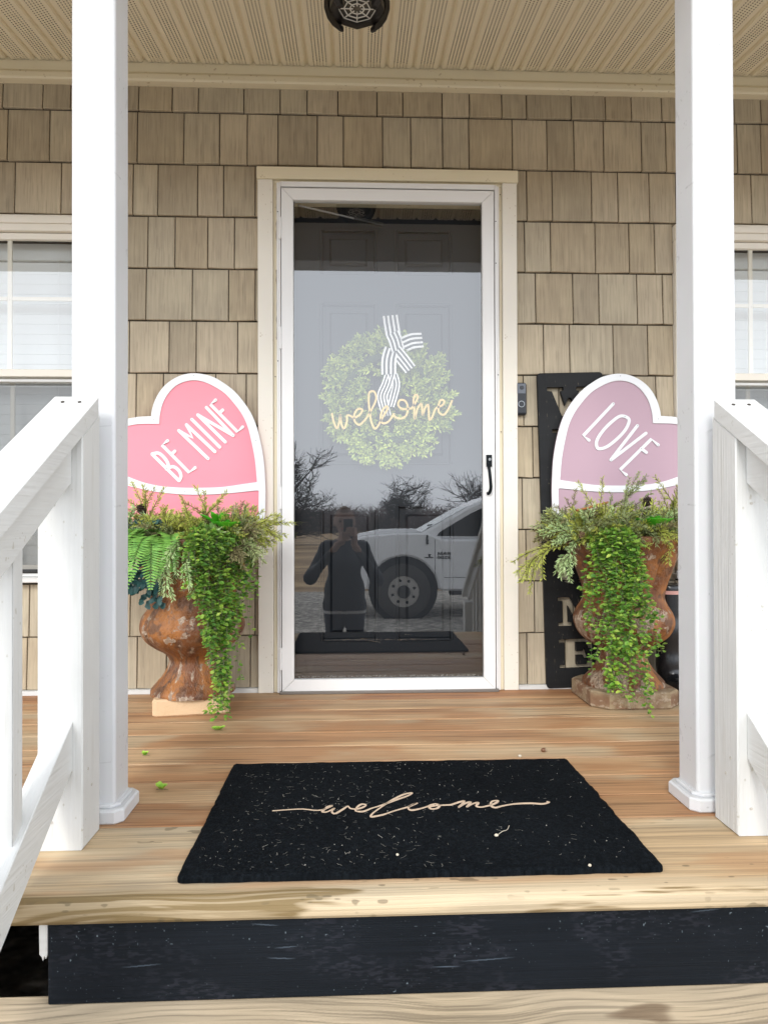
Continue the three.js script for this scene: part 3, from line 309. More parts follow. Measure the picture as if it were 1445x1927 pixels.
// ---------------------------------------------------------------- windows with their blinds
function houseWindow(x0, x1, side, label, blindLabel) {
  const t = thing('house_window', label, 'window', [x0, 0, 0], 0), w = x1 - x0, y0 = WY[0], y1 = WY[1];
  part('head_trim', cbox(0, w, 1.845, y1, 0, 0.036, 0.004), creamPale, t); part('head_bead', cbox(0.005, w - 0.005, 1.872, 1.9, 0.0361, 0.045, 0.004), creamPale, t);
  part('side_trim', cbox(0, 0.042, y0 + 0.035, 1.8445, 0, 0.036, 0.004, 'y'), creamPale, t); part('side_trim', cbox(w - 0.042, w, y0 + 0.035, 1.8445, 0, 0.036, 0.004, 'y'), creamPale, t);
  part('sill', cbox(-0.012, w + 0.012, y0, y0 + 0.022, 0, 0.055, 0.004), paint, t); part('apron', cbox(0, w, y0 + 0.0225, y0 + 0.0345, 0, 0.03, 0.003), paint, t);
  const a = 0.043, b = w - 0.043;
  const sash = (ya, yb, z) => { const m = part('sash', mergeGeometries([cbox(a, a + 0.034, ya, yb, z - 0.022, z, 0.003, 'y'), cbox(b - 0.034, b, ya, yb, z - 0.022, z, 0.003, 'y'), cbox(a + 0.0345, b - 0.0345, yb - 0.026, yb, z - 0.022, z, 0.003), cbox(a + 0.0345, b - 0.0345, ya, ya + 0.03, z - 0.022, z, 0.003)]), creamPale, t); return m; };
  const up = sash(1.268, 1.8435, 0.016), lo = sash(y0 + 0.037, 1.292, -0.008);
  part('meeting_rail', cbox(a + 0.001, b - 0.001, 1.245, 1.258, -0.006, 0.02, 0.003), paint, t);
  const ph = (ya, yb, z, m, p, nm) => part(nm, new THREE.PlaneGeometry(b - a - 0.066, yb - ya).translate((a + b) / 2, (ya + yb) / 2, z), m, p);
  ph(1.298, 1.818, 0.004, glass, up, 'pane'); ph(y0 + 0.066, 1.267, -0.02, glass, lo, 'pane');
  const inner = [a + 0.034 + (b - a - 0.068) / 3, a + 0.034 + (b - a - 0.068) * 2 / 3];
  for (const x of inner) { part('muntin', cbox(x - 0.009, x + 0.009, 1.298, 1.818, -0.006, 0.0025, 0.002, 'y'), creamPale, up); part('muntin', cbox(x - 0.009, x + 0.009, y0 + 0.066, 1.267, -0.03, -0.0215, 0.002, 'y'), creamPale, lo); }
  for (let k = 0; k < 3; k++) { const l = k ? inner[k - 1] + 0.0095 : a + 0.034, r = k < 2 ? inner[k] - 0.0095 : b - 0.034; part('muntin', cbox(l, r, 1.576, 1.592, -0.006, 0.0025, 0.002), creamPale, up); part('muntin', cbox(l, r, 0.86, 0.876, -0.03, -0.0215, 0.002), creamPale, lo); }
  const sc = part('insect_screen', new THREE.PlaneGeometry(b - a - 0.02, 1.24 - y0 - 0.04).translate((a + b) / 2, (1.24 + y0 + 0.04) / 2, 0.012), new THREE.MeshStandardMaterial({ color: rgb(0.05, 0.055, 0.06), roughness: 0.8, transparent: true, opacity: 0.42, side: THREE.DoubleSide }), t);
  delete t.userData.names; delete up.userData.names; delete lo.userData.names;
  const bl = thing('window_blind', blindLabel, 'blind', [x0, 0, -0.09]), bm = mat(0.68, 0.69, 0.68, 0.5), R = RNG(side + 9);
  part('valance', cbox(0.04, w - 0.04, 1.765, 1.835, -0.01, 0.02, 0.004), bm, bl); part('bottom_rail', cbox(0.05, w - 0.05, 0.5, 0.52, -0.02, 0.005, 0.003), bm, bl);
  const sg = new RoundedBoxGeometry(w - 0.1, 0.003, 0.05, 1, 0.001); for (let k = 0; k < 30; k++) { const o = part('slat', sg, bm, bl); o.position.set(w / 2, 0.535 + k * 0.0415, 0); o.rotation.x = 1.5 + (R() - 0.5) * 0.015; }
  for (const x of [0.17, w - 0.17]) part('ladder_cord', new THREE.CylinderGeometry(0.001, 0.001, 1.26, 6).translate(x, 1.14, 0.027), bm, bl);
  delete bl.userData.names;
}
houseWindow(WL[0], WL[1], -1, 'cream-framed sash window left of the left porch post', 'pale slatted blind inside the left window'); houseWindow(WR[0], WR[1], 1, 'cream-framed sash window right of the right porch post', 'pale slatted blind inside the right window');

// ---------------------------------------------------------------- heart signs (traced once, the second one mirrored)
{
  const S = 0.000412, cat = (a, n) => spline(a.map(p => [p[0], p[1], 0]), n).map(v => [v.x, v.y]);
  const outR = cat([[280, 445], [285, 400], [310, 310], [360, 210], [430, 130], [530, 65], [640, 32], [760, 35], [870, 65], [960, 115], [1060, 190], [1150, 290], [1230, 410], [1280, 530], [1320, 680], [1350, 850], [1365, 1050], [1368, 1250], [1350, 1450], [1280, 1530], [1000, 1600], [700, 1620], [400, 1610], [80, 1530], [-150, 1400], [-260, 1200], [-300, 1000], [-290, 760], [-230, 640], [-100, 530], [50, 472], [170, 450]], 110);
  const face = cat([[355, 515], [360, 440], [385, 330], [430, 240], [500, 160], [580, 115], [680, 95], [780, 110], [880, 155], [980, 220], [1080, 330], [1150, 430], [1200, 540], [1240, 700], [1270, 860], [1290, 1075]], 60).concat(cat([[1286, 1080], [1150, 1100], [950, 1128], [700, 1135], [500, 1130], [350, 1115], [200, 1080], [50, 1022], [-60, 960], [-150, 880], [-180, 770], [-140, 660], [-60, 580], [50, 540], [150, 520], [345, 516]], 60));
  const low = cat([[1290, 1160], [950, 1192], [640, 1200], [350, 1175], [150, 1135], [50, 1110], [-100, 1040], [-200, 1060], [-170, 1200], [-80, 1340], [120, 1455], [400, 1535], [700, 1545], [1000, 1520], [1240, 1455], [1300, 1380]], 70).concat([[1304, 1165]]);
  const be = [[[290, 810], [545, 1065]], [[292, 806], [350, 800], [410, 850], [442, 915], [425, 952]], [[430, 946], [490, 930], [545, 970], [563, 1025], [547, 1062]], [[436, 681], [385, 724], [640, 984], [697, 940]], [[470, 812], [505, 781]], [[820, 851], [543, 583]], [[545, 585], [672, 650], [616, 527]], [[617, 528], [886, 785]], [[667, 475], [932, 741]], [[985, 692], [724, 431]], [[726, 433], [1061, 629]], [[1060, 628], [806, 360]], [[893, 288], [846, 332], [1100, 592], [1151, 546]], [[930, 412], [961, 384]]];
  const lv = [[[885, 262], [624, 536], [672, 576]], [[985, 370], [1022, 395], [1000, 470], [910, 570], [810, 640], [748, 645], [738, 590], [790, 500], [880, 410], [945, 368]], [[1095, 450], [862, 745]], [[864, 746], [1170, 515]], [[1276, 616], [1216, 566], [944, 829], [996, 874]], [[1128, 648], [1172, 681]]];
  const white = mat(0.78, 0.79, 0.8, 0.4, { bumpMap: rep(paintBump, 2, 2), bumpScale: 0.0003 });
  function heart(m, col, label, strokes, map, names, cl) {
    const t = thing('heart_sign', label, 'heart sign', [0, 0, 0.046]), loc = p => [m * (p[0] - 280) * S, -(p[1] - 445) * S], fix = a => (m < 0 ? a.map(loc).reverse() : a.map(loc)), ins = a => a.map(p => [p[0] * 0.997, p[1] * 0.997]);
    part('backing_board', slab(ins(fix(outR)), 'xy', 0, 0.012, 0.001), col, t); part('white_border', slab(fix(outR), 'xy', 0.0122, 0.0172, 0.0009, 'x', [fix(face), fix(low)]), white, t);
    strokes.forEach((s, k) => { const q = s.map(map), o = part('letter_stroke', k === 1 && names === 'L' ? stroke(q, 0.0063, 0.004, 50, true) : stroke(q, 0.0063, 0.004 + k * 0.00012, s.length > 4 ? 22 : 0), white, t); o.position.z = 0.0122; });
    const sc = new THREE.CylinderGeometry(0.0017, 0.0017, 0.0012, 10).rotateX(PI / 2); for (const p of [[305, 475], [683, 52], [1280, 675], [600, 1165]]) { const o = part('screw', sc, screwM, t), q = loc(p); o.position.set(q[0], q[1], 0.0176); }
    for (const s of strokes) { const q = map(s[0]), o = part('screw', sc, screwM, t); o.position.set(q[0], q[1], 0.0184); }
    part('stake', cbox(m * 0.19 - 0.02, m * 0.19 + 0.02, -cl, -0.35, -0.016, -0.001, 0.002, 'y'), treadMat, t); delete t.userData.names; return t;
  }
  const pink = mat(0.87, 0.26, 0.325, 0.45, { bumpMap: rep(paintBump, 2, 2), bumpScale: 0.0003 }), mauve = mat(0.47, 0.315, 0.375, 0.45, { bumpMap: rep(paintBump, 2, 2), bumpScale: 0.0003 });
  const L = heart(1, pink, 'pink heart sign with white border reading BE MINE', be, p => [(p[0] - 280) * S, -(p[1] - 445) * S], 'B', 1.104); L.position.set(-0.803, 1.1045, 0.046);
  const Rr = heart(-1, mauve, 'mauve heart sign with white border reading LOVE', lv, p => [(p[0] - 1300) * 0.000471, -(p[1] - 365) * 0.000471], 'L', 1.112); Rr.position.set(1.243, 1.112, 0.046);
}

// ---------------------------------------------------------------- stencilled board, doorbell, lantern
{
  const w = 0.27, h = 1.285, r = 0.014, out = [], corner = (x, y, a) => { for (let k = 0; k <= 4; k++) out.push([x + r * Math.cos(a + k * PI / 8), y + r * Math.sin(a + k * PI / 8)]); };
  corner(w - r, r, -PI / 2); corner(w - r, h - r, 0); corner(r, h - r, PI / 2); corner(r, r, PI);
  const B = { // slab-serif stencil letters in a unit box
    E: [[[0, 0], [1, 0], [1, 0.34], [0.86, 0.34], [0.8, 0.12], [0.5, 0.12], [0.5, 0.44], [0.7, 0.44], [0.74, 0.32], [0.84, 0.32], [0.84, 0.75], [0.74, 0.75], [0.7, 0.58], [0.5, 0.58], [0.5, 0.88], [0.8, 0.88], [0.86, 0.66], [1, 0.66], [1, 1], [0, 1], [0, 0.88], [0.16, 0.88], [0.16, 0.12], [0, 0.12]]],
    M: [[[0, 0], [0.42, 0], [0.42, 0.13], [0.3, 0.13], [0.3, 0.7], [0.5, 0.25], [0.58, 0.25], [0.78, 0.7], [0.78, 0.13], [0.66, 0.13], [0.66, 0], [1.15, 0], [1.15, 0.13], [1.02, 0.13], [1.02, 0.87], [1.15, 0.87], [1.15, 1], [0.8, 1], [0.58, 0.5], [0.36, 1], [0, 1], [0, 0.87], [0.14, 0.87], [0.14, 0.13], [0, 0.13]]],
    L: [[[0, 0], [1, 0], [1, 0.36], [0.86, 0.36], [0.8, 0.13], [0.5, 0.13], [0.5, 0.87], [0.64, 0.87], [0.64, 1], [0, 1], [0, 0.87], [0.16, 0.87], [0.16, 0.13], [0, 0.13]]],
    W: [[[-0.12, 1], [0.36, 1], [0.36, 0.88], [0.27, 0.86], [0.4, 0.36], [0.5, 0.62], [0.58, 0.62], [0.7, 0.36], [0.84, 0.86], [0.76, 0.88], [0.76, 1], [1.16, 1], [1.16, 0.88], [1.06, 0.86], [0.78, 0], [0.68, 0], [0.54, 0.38], [0.4, 0], [0.3, 0], [0.02, 0.86], [-0.12, 0.88]]], O: [], C: []
  };
  const arc = (a0, a1) => { const q = []; for (let k = 0; k <= 14; k++) { const a = mix(a0, a1, k / 14); q.push([0.56 + 0.56 * Math.cos(a), 0.5 + 0.51 * Math.sin(a)]); } for (let k = 14; k >= 0; k--) { const a = mix(a0, a1, k / 14); q.push([0.56 + 0.27 * Math.cos(a), 0.5 + 0.37 * Math.sin(a)]); } return q; };
  B.O = [arc(PI * 0.56, PI * 1.44), arc(-PI * 0.44, PI * 0.44)]; B.C = [arc(PI * 0.32, PI * 1.68)];
  const holes = []; 'WELCOME'.split('').forEach((ch, k) => { for (const q of B[ch]) holes.push(q.map(p => [0.056 + p[0] * 0.138, 1.108 - k * 0.1715 + p[1] * 0.118])); });
  const bm = phys(1, 1, 1, 0.55, { specularIntensity: 0.5, map: texture(256, 1024, (u, v) => { const a = fbm(v, u, 3, 30, 3, 12), s = ss(0.84, 0.88, fbm(u, v, 60, 240, 2, 14)) * ss(0.5, 0.6, fbm(u, v, 3, 9, 3, 4)); const t = 0.005 + 0.009 * a; return lerp3([t, t * 1.06, t * 1.15], [0.16, 0.13, 0.09], s * 0.7); }), bumpMap: rep(woodBump, 2, 4), bumpScale: 0.0008 });
  const g = slab(out, 'xy', 0, 0.018, 0.0015, 'y', holes), t = thing('welcome_board', 'tall black wooden stencil board with cut-out letters WELCOME', 'sign', [0.777, 0.004, 0.019], 0); const o = part('board', g, bm, t); o.rotation.set(-0.0, 0, 0.0265); delete t.userData.names;

  const b = thing('doorbell', 'black video doorbell on the shingles right of the door', 'doorbell', [0.6775, 1.184, 0.016]);
  part('housing', new RoundedBoxGeometry(0.046, 0.134, 0.024, 4, 0.011).translate(0, 0, 0.012), mat(0.014, 0.016, 0.02, 0.35), b); part('lens_plate', new RoundedBoxGeometry(0.035, 0.042, 0.003, 2, 0.0014).translate(0, 0.041, 0.0248), phys(0.1, 0.11, 0.13, 0.08, {}), b);
  part('lens', new THREE.CylinderGeometry(0.0075, 0.0085, 0.004, 24).rotateX(PI / 2).translate(0.001, 0.045, 0.0275), phys(0.004, 0.004, 0.006, 0.05, {}), b); part('button_ring', new THREE.TorusGeometry(0.012, 0.0013, 8, 32).translate(0, -0.022, 0.0246), mat(0.45, 0.5, 0.55, 0.4), b); part('button', new THREE.CylinderGeometry(0.0105, 0.0105, 0.003, 28).rotateX(PI / 2).translate(0, -0.022, 0.024), mat(0.02, 0.024, 0.03, 0.4), b); delete b.userData.names;

  const l = thing('porch_lantern', 'black iron porch lantern hanging under the cream ceiling', 'lantern', [0.0107, 2.43, 0.75]), fr = mat(0.5, 0.5, 0.5, 0.25); fr.color = rgb(0.7, 0.68, 0.62);
  part('canopy', new THREE.LatheGeometry([[0.0, 0.014], [0.075, 0.014], [0.08, 0.004], [0.07, -0.012], [0.02, -0.02], [0.0, -0.02]].map(p => new THREE.Vector2(...p)), 8), iron, l);
  part('stem', new THREE.CylinderGeometry(0.01, 0.01, 0.04, 10).translate(0, -0.036, 0), iron, l);
  part('lantern_roof', new THREE.LatheGeometry([[0.012, -0.05], [0.05, -0.06], [0.092, -0.085], [0.095, -0.092], [0.0, -0.088]].map(p => new THREE.Vector2(...p)), 8), iron, l);
  const ring = (r, y, h) => new THREE.LatheGeometry([[r - 0.02, y], [r, y], [r, y + h], [r - 0.02, y + h], [r - 0.02, y]].map(p => new THREE.Vector2(...p)), 8);
  part('lower_band', ring(0.066, -0.212, 0.03), iron, l); part('upper_band', ring(0.08, -0.1, 0.012), iron, l);
  for (let k = 0; k < 8; k++) { const a = (k + 0.5) * PI / 4; part('bar', new THREE.TubeGeometry(new THREE.LineCurve3(V(Math.cos(a) * 0.075, -0.095, Math.sin(a) * 0.075), V(Math.cos(a) * 0.06, -0.19, Math.sin(a) * 0.06)), 1, 0.0035, 6), iron, l); }
  part('glass_shade', new THREE.LatheGeometry([[0.0715, -0.1], [0.0565, -0.183]].map(p => new THREE.Vector2(...p)), 8), phys(0.95, 0.93, 0.85, 0.35, { transmission: 0.7, thickness: 0, side: THREE.DoubleSide }), l);
  part('bottom_glass', new THREE.CircleGeometry(0.046, 8).rotateX(PI / 2).translate(0, -0.2, 0), phys(0.2, 0.19, 0.17, 0.15, { transmission: 0.6, thickness: 0, side: THREE.DoubleSide }), l);
  const came = []; const seg = (x0, z0, x1, z1) => came.push(new THREE.TubeGeometry(new THREE.LineCurve3(V(x0, -0.206, z0), V(x1, -0.206, z1)), 1, 0.0017, 5)); for (const r of [0.018, 0.032, 0.046]) for (let k = 0; k < 8; k++) { const a = k * PI / 4, b2 = a + PI / 4; seg(Math.cos(a) * r, Math.sin(a) * r, Math.cos(b2) * r, Math.sin(b2) * r); } for (let k = 0; k < 8; k++) { const a = k * PI / 4; seg(Math.cos(a) * 0.01, Math.sin(a) * 0.01, Math.cos(a) * 0.046, Math.sin(a) * 0.046); }
  part('leading', mergeGeometries(came), fr, l, 'pale web of leading over the bottom glass');
  const arm = slab([[0.098, -0.088], [0.112, -0.1], [0.112, -0.13], [0.1, -0.175], [0.082, -0.212], [0.062, -0.24], [0.053, -0.242], [0.053, -0.23], [0.066, -0.205], [0.074, -0.185], [0.086, -0.165], [0.094, -0.135], [0.092, -0.105]], 'xy', -0.0075, 0.0075, 0.0015);
  for (let k = 0; k < 4; k++) { const o2 = part('scroll_arm', arm, iron, l); o2.rotation.y = PI / 4 + k * PI / 2; } for (let k = 0; k < 4; k++) { const o3 = part('scroll', new THREE.TorusGeometry(0.012, 0.0035, 8, 20, 4.6).translate(0.08, -0.155, 0), iron, l); o3.rotation.y = PI / 4 + k * PI / 2; }
  l.scale.set(1.25, 0.9, 1.25); delete l.userData.names;
}

// ---------------------------------------------------------------- door mat with its script, lint and crumbs
{
  const X0 = -0.338, X1 = 0.597, Z0 = 0.903, Z1 = 1.5435, T = 0.011;
  const t = thing('doormat', 'black doormat with the word welcome in thin tan script', 'doormat'), fuzz = texture(512, 512, (u, v) => fbm(u, v, 120, 120, 2, 4) * 0.7 + fbm(u, v, 20, 20, 3, 7) * 0.3, true);
  const dust = texture(1024, 512, (u, v) => { const n = fbm(u, v, 200, 140, 2, 5), b = fbm(u, v, 6, 4, 4, 8); const k = 0.004 + 0.01 * n * n + 0.004 * b; return [k * 0.8, k * 1.0, k * 1.22]; });
  const g = new THREE.BoxGeometry(X1 - X0, T, Z1 - Z0, 120, 1, 90), p = g.attributes.position, u2 = g.attributes.uv, R = RNG(8);
  for (let i = 0; i < p.count; i++) { let x = p.getX(i), z = p.getZ(i), y = p.getY(i); const ex = Math.abs(Math.abs(x) - (X1 - X0) / 2) < 1e-4, ez = Math.abs(Math.abs(z) - (Z1 - Z0) / 2) < 1e-4; const n = fbm(x / 2 + 0.5, z / 2 + 0.5, 60, 60, 3, 3) - 0.5; if (ex) x += n * 0.006; if (ez) z += n * 0.006; if (y > 0) y += n * 0.003 - (ex || ez ? 0.003 : 0); const cx = (X1 - X0) / 2 - 0.012, cz = (Z1 - Z0) / 2 - 0.012; if (Math.abs(x) > cx && Math.abs(z) > cz) { const dx = Math.abs(x) - cx, dz = Math.abs(z) - cz, q = Math.hypot(dx, dz); if (q > 0.012) { x = Math.sign(x) * (cx + dx * 0.012 / q); z = Math.sign(z) * (cz + dz * 0.012 / q); } } p.setXYZ(i, x, y + T / 2 + 0.001, z); u2.setXY(i, x + 0.5, z + 0.5); }
  g.computeVertexNormals(); g.translate((X0 + X1) / 2, 0.0008, (Z0 + Z1) / 2);
  part('pile', g, phys(1, 1, 1, 1, { specularIntensity: 0.08, map: rep(dust, 1.06, 1.5), bumpMap: rep(fuzz, 3, 3), bumpScale: 0.004 }), t);
  const q = a => a.map(([x, y]) => [(x - 40) / 1350 * 0.653 - 0.1915, -(y - 148) / 2.58 * 0.00306]); const tan = mat(0.62, 0.47, 0.34, 0.9, { bumpMap: rep(fuzz, 4, 4), bumpScale: 0.001 });
  const words = [[[40, 148], [110, 144], [180, 142], [250, 150], [282, 146], [300, 132], [322, 128], [285, 146], [278, 158], [300, 158], [335, 140], [322, 156], [335, 168], [370, 150], [388, 138], [398, 132], [410, 144], [440, 148]], [[440, 148], [470, 140], [486, 128], [466, 124], [440, 142], [436, 156], [470, 160], [510, 146], [560, 132]], [[560, 132], [640, 104], [700, 84], [724, 70], [690, 74], [620, 104], [560, 140], [512, 174], [508, 185], [560, 178], [620, 160], [690, 142]], [[690, 142], [722, 128], [738, 124], [710, 134], [688, 148], [700, 158], [745, 152], [790, 140]], [[790, 140], [806, 134], [826, 130], [842, 138], [826, 152], [798, 154], [792, 144], [830, 138], [900, 136]], [[900, 136], [950, 122], [972, 118], [930, 150], [972, 130], [1000, 124], [972, 148], [1010, 132], [1036, 128], [1020, 146], [1040, 150], [1090, 142]], [[1090, 142], [1125, 130], [1138, 120], [1110, 122], [1092, 142], [1105, 154], [1150, 146], [1210, 138], [1290, 136], [1350, 140], [1386, 132], [1378, 130]]];
  words.forEach((wd, k) => { const o = part('script', stroke(q(wd), 0.0025, 0.0012 + k * 0.0001, 50, false, x => k === 0 && x < 0.3 ? 0.5 + x : 0.95 + 0.25 * Math.sin(x * 19)), tan, t); o.rotation.x = -PI / 2; o.position.set(0, 0.0137, 1.242); });
  const m = new MB(); // lint, hair and grass scraps caught in the pile
  for (let k = 0; k < 420; k++) { const cl = R() < 0.5, x = cl ? X0 + 0.03 + R() * 0.5 : X0 + 0.02 + R() * (X1 - X0 - 0.04), z = Z0 + 0.02 + R() * (Z1 - Z0 - 0.04), a = R() * 7, len = 0.003 + R() * R() * 0.018, w = 0.00018 + R() * 0.00028, c = 0.1 + R() * 0.42, col = [c, c * 0.96, c * 0.85]; let pt = V(x, 0.0146, z), an = a, pr = null; for (let j = 0; j < 4; j++) { const s = V(-Math.sin(an) * w, 0, Math.cos(an) * w), A = m.v(pt.clone().add(s), col), B = m.v(pt.clone().sub(s), col); if (pr) { m.t(pr[0], A, B); m.t(pr[0], B, pr[1]); } pr = [A, B]; pt = pt.clone().add(V(Math.cos(an) * len / 3, (R() - 0.4) * 0.001, Math.sin(an) * len / 3)); an += (R() - 0.5) * 1.3; } }
  for (let k = 0; k < 190; k++) { const x = X0 + 0.02 + R() * (X1 - X0 - 0.04), z = Z0 + 0.02 + R() * (Z1 - Z0 - 0.04), r = 0.0004 + R() * R() * 0.0013, c = 0.2 + R() * 0.5; const b = m.v(V(x, 0.0142 + r * 1.2, z), [c, c * 0.97, c * 0.88]), n = [0, 1, 2, 3].map(j => m.v(V(x + Math.cos(j * 1.57 + k) * r, 0.0138, z + Math.sin(j * 1.57 + k) * r), [c, c * 0.95, c * 0.85])); for (let j = 0; j < 4; j++) m.t(b, n[(j + 1) % 4], n[j]); }
  const li = part('lint', m.geo(), leafM, t); li.userData.kind = 'stuff'; delete t.userData.names;
  const pb = (name, label, cat, x, y, z, r, c, sx = 1) => { const g2 = new THREE.IcosahedronGeometry(r, 2), pp = g2.attributes.position; for (let i = 0; i < pp.count; i++) { const s = 1 + 0.25 * (hash(Math.round(pp.getX(i) * 9000), Math.round(pp.getY(i) * 9000) + Math.round(pp.getZ(i) * 7000), 3) - 0.5); pp.setXYZ(i, pp.getX(i) * s * sx, pp.getY(i) * s * 0.8, pp.getZ(i) * s); } return solo(name, label, cat, mergeVertices(g2), c, [x, y + r * 0.7, z]); };
  const chalk = mat(0.62, 0.55, 0.43, 0.8);
  const sd = thing('seed_pod', 'small pale seed pod with a thin stalk lying on the doormat', 'seed pod', [0.2975, 0.0135, 1.4]); part('pod', new THREE.IcosahedronGeometry(0.0038, 2).scale(1.2, 0.8, 1).translate(0, 0.0035, 0), chalk, sd); part('stalk', new THREE.TubeGeometry(new THREE.CatmullRomCurve3([V(0.003, 0.004, 0), V(0.015, 0.006, -0.012), V(0.028, 0.004, -0.024), V(0.036, 0.006, -0.04)]), 10, 0.0007, 5), chalk, sd); delete sd.userData.names;
  pb('pebble', 'pale pebble on the doormat below the script', 'pebble', 0.083, 0.0135, 1.475, 0.003, chalk); pb('pebble', 'pale pebble on the boards behind the right half of the doormat', 'pebble', 0.475, 0, 0.855, 0.0052, chalk); pb('pebble', 'pale pebble on the front edge of the doormat', 'pebble', 0.452, 0.0135, 1.537, 0.0033, chalk);
  const ac = thing('acorn', 'small brown acorn on the boards behind the doormat', 'acorn', [0.555, 0.0, 0.815]); part('nut', new THREE.SphereGeometry(0.0065, 14, 10).scale(1.25, 1, 1).translate(0, 0.0065, 0), mat(0.16, 0.07, 0.03, 0.35), ac); part('acorn_cap', new THREE.SphereGeometry(0.0068, 14, 8, 0, 2 * PI, 0, 1.5).rotateZ(-PI / 2).translate(0.003, 0.0066, 0), mat(0.28, 0.2, 0.13, 0.8), ac); delete ac.userData.names;
  const scrap = (x, z, w, lab) => { const pts = []; for (let k = 0; k <= 10; k++) pts.push([x + w * k / 10, z + (R() - 0.5) * 0.004]); const o = solo('paint_scrap', lab, 'paint scrap', stroke(pts, 0.006, 0.002, 0, false, x2 => 0.7 + 0.4 * Math.abs(Math.sin(x2 * 23))), paint, [0, 0.0015, 0]); o.rotation.x = PI / 2; o.position.y = 0.0035; return o; };
  scrap(-0.93, 0.575, 0.07, 'ragged white paint scrap on the dark boards behind the left railing'); scrap(-0.86, 0.885, 0.05, 'white paint scrap on the boards close to the left porch post');
}

// ---------------------------------------------------------------- urns
const URN = [[-0.6, 0.235, 0.16], [1.027, 0.205, 0.0]]; // x, z, turn
{
  const rust = s => texture(1024, 1024, (u, v) => {
    const a = fbm(u, v, 6, 6, 5, s), b = fbm(u, v, 14, 14, 4, s + 9), f = fbm(u, v, 60, 60, 3, s + 20); let c = lerp3([0.15, 0.05, 0.014], [0.33, 0.125, 0.03], ss(0.35, 0.65, a)); c = lerp3(c, [0.075, 0.035, 0.018], ss(0.52, 0.68, b) * 0.75); c = lerp3(c, [0.2, 0.105, 0.06], ss(0.55, 0.65, f) * 0.5);
    const zone = 0.55 * ss(0.34, 0.47, v) * ss(0.64, 0.52, v) + 0.55 * ss(0.24, 0.13, v) * ss(0.02, 0.06, v); const pal = ss(0.585, 0.625, fbm(u + 0.02 * f, v + 0.02 * b, 18, 18, 6, s + 30) * 0.62 + fbm(u, v, 6, 6, 2, s + 44) * 0.2 + f * 0.16 + zone * 0.1); c = lerp3(c, lerp3([0.46, 0.36, 0.27], [0.27, 0.19, 0.13], ss(0.35, 0.65, f)), pal * 0.9); const crk = Math.abs(fbm(u, v, 8, 8, 4, s + 70) - 0.5); c = lerp3(c, [0.03, 0.016, 0.01], ss(0.012, 0.003, crk) * 0.55); return c;
  });
  const bump = texture(1024, 1024, (u, v) => fbm(u, v, 14, 14, 5, 9) * 0.6 + fbm(u, v, 60, 60, 3, 29) * 0.4, true);
  const prof = spline([[0.158, 0.058], [0.156, 0.075], [0.138, 0.095], [0.112, 0.125], [0.094, 0.155], [0.088, 0.178], [0.1, 0.2], [0.14, 0.225], [0.175, 0.253], [0.193, 0.285], [0.196, 0.31], [0.186, 0.34], [0.168, 0.368], [0.156, 0.4], [0.163, 0.44], [0.177, 0.48], [0.194, 0.525], [0.209, 0.565], [0.221, 0.59], [0.231, 0.603], [0.235, 0.614], [0.233, 0.626], [0.222, 0.63], [0.206, 0.622], [0.192, 0.6], [0.182, 0.56]].map(p => [p[0] * 0.955, p[1], 0]), 90);
  function urnBody(s) {
    const N = 128, M = prof.length, P = [], U = [], I = []; for (let k = 0; k < M; k++) for (let j = 0; j <= N; j++) { const a = j / N * 2 * PI, y = prof[k].y; let r = prof[k].x; const neck = ss(0.36, 0.42, y) * ss(0.58, 0.53, y), bul = ss(0.2, 0.24, y) * ss(0.37, 0.33, y), lobe = Math.abs(Math.cos(a * 4 + 0.4)); r *= 1 + neck * 0.16 * (Math.pow(lobe, 0.42) - 0.82) + bul * 0.085 * (Math.pow(lobe, 0.45) - 0.85); r += (fbm(j / N, y, 10, 10, 4, s) - 0.5) * 0.008; P.push(Math.cos(a) * r, y + (fbm(j / N, y, 7, 9, 2, s + 5) - 0.5) * 0.004, Math.sin(a) * r); U.push(j / N * 2, y / 0.63); }
    for (let k = 0; k + 1 < M; k++) for (let j = 0; j < N; j++) { const a = k * (N + 1) + j, b = a + 1, c = a + N + 1, d = c + 1; I.push(a, c, b, b, c, d); } const g = new THREE.BufferGeometry(); g.setAttribute('position', new THREE.Float32BufferAttribute(P, 3)); g.setAttribute('uv', new THREE.Float32BufferAttribute(U, 2)); g.setIndex(I); g.computeVertexNormals(); return g;
  }
  function urn(i, label, plinthM, half, ch, plabel) {
    const [x, z, ry] = URN[i], t = thing('garden_urn', label, 'urn', [x, 0, z], ry), m = mat(1, 1, 1, i ? 0.58 : 0.55, { map: rust(i * 50 + 3), bumpMap: rep(bump, 2, 2), bumpScale: 0.006 });
    part('urn_body', urnBody(i * 9 + 4), m, t); const s = half, c = ch; const pts = [[-s + c, -s], [s - c, -s], [s, -s + c], [s, s - c], [s - c, s], [-s + c, s], [-s, s - c], [-s, -s + c]];
    const pg = slab(pts, 'xz', 0.001, 0.062, 0.006); part('plinth', pg, plinthM(m), t, plabel); part('soil', new THREE.CircleGeometry(0.19, 32).rotateX(-PI / 2).translate(0, 0.585, 0), mat(0.02, 0.014, 0.01, 0.95), t); delete t.userData.names; return t;
  }
  const chip = texture(512, 512, (u, v) => { const a = fbm(u, v, 5, 5, 5, 61), e = ss(0.6, 0.66, fbm(u, v, 9, 9, 4, 66)); return lerp3(lerp3([0.62, 0.42, 0.24], [0.66, 0.47, 0.29], a), [0.2, 0.085, 0.035], e); });
  const stone = texture(512, 512, (u, v) => { const a = fbm(u, v, 6, 6, 5, 81), f = fbm(u, v, 40, 40, 3, 82); return lerp3(lerp3([0.3, 0.22, 0.13], [0.2, 0.11, 0.06], ss(0.4, 0.6, a)), [0.42, 0.33, 0.24], ss(0.55, 0.7, f) * 0.6); });
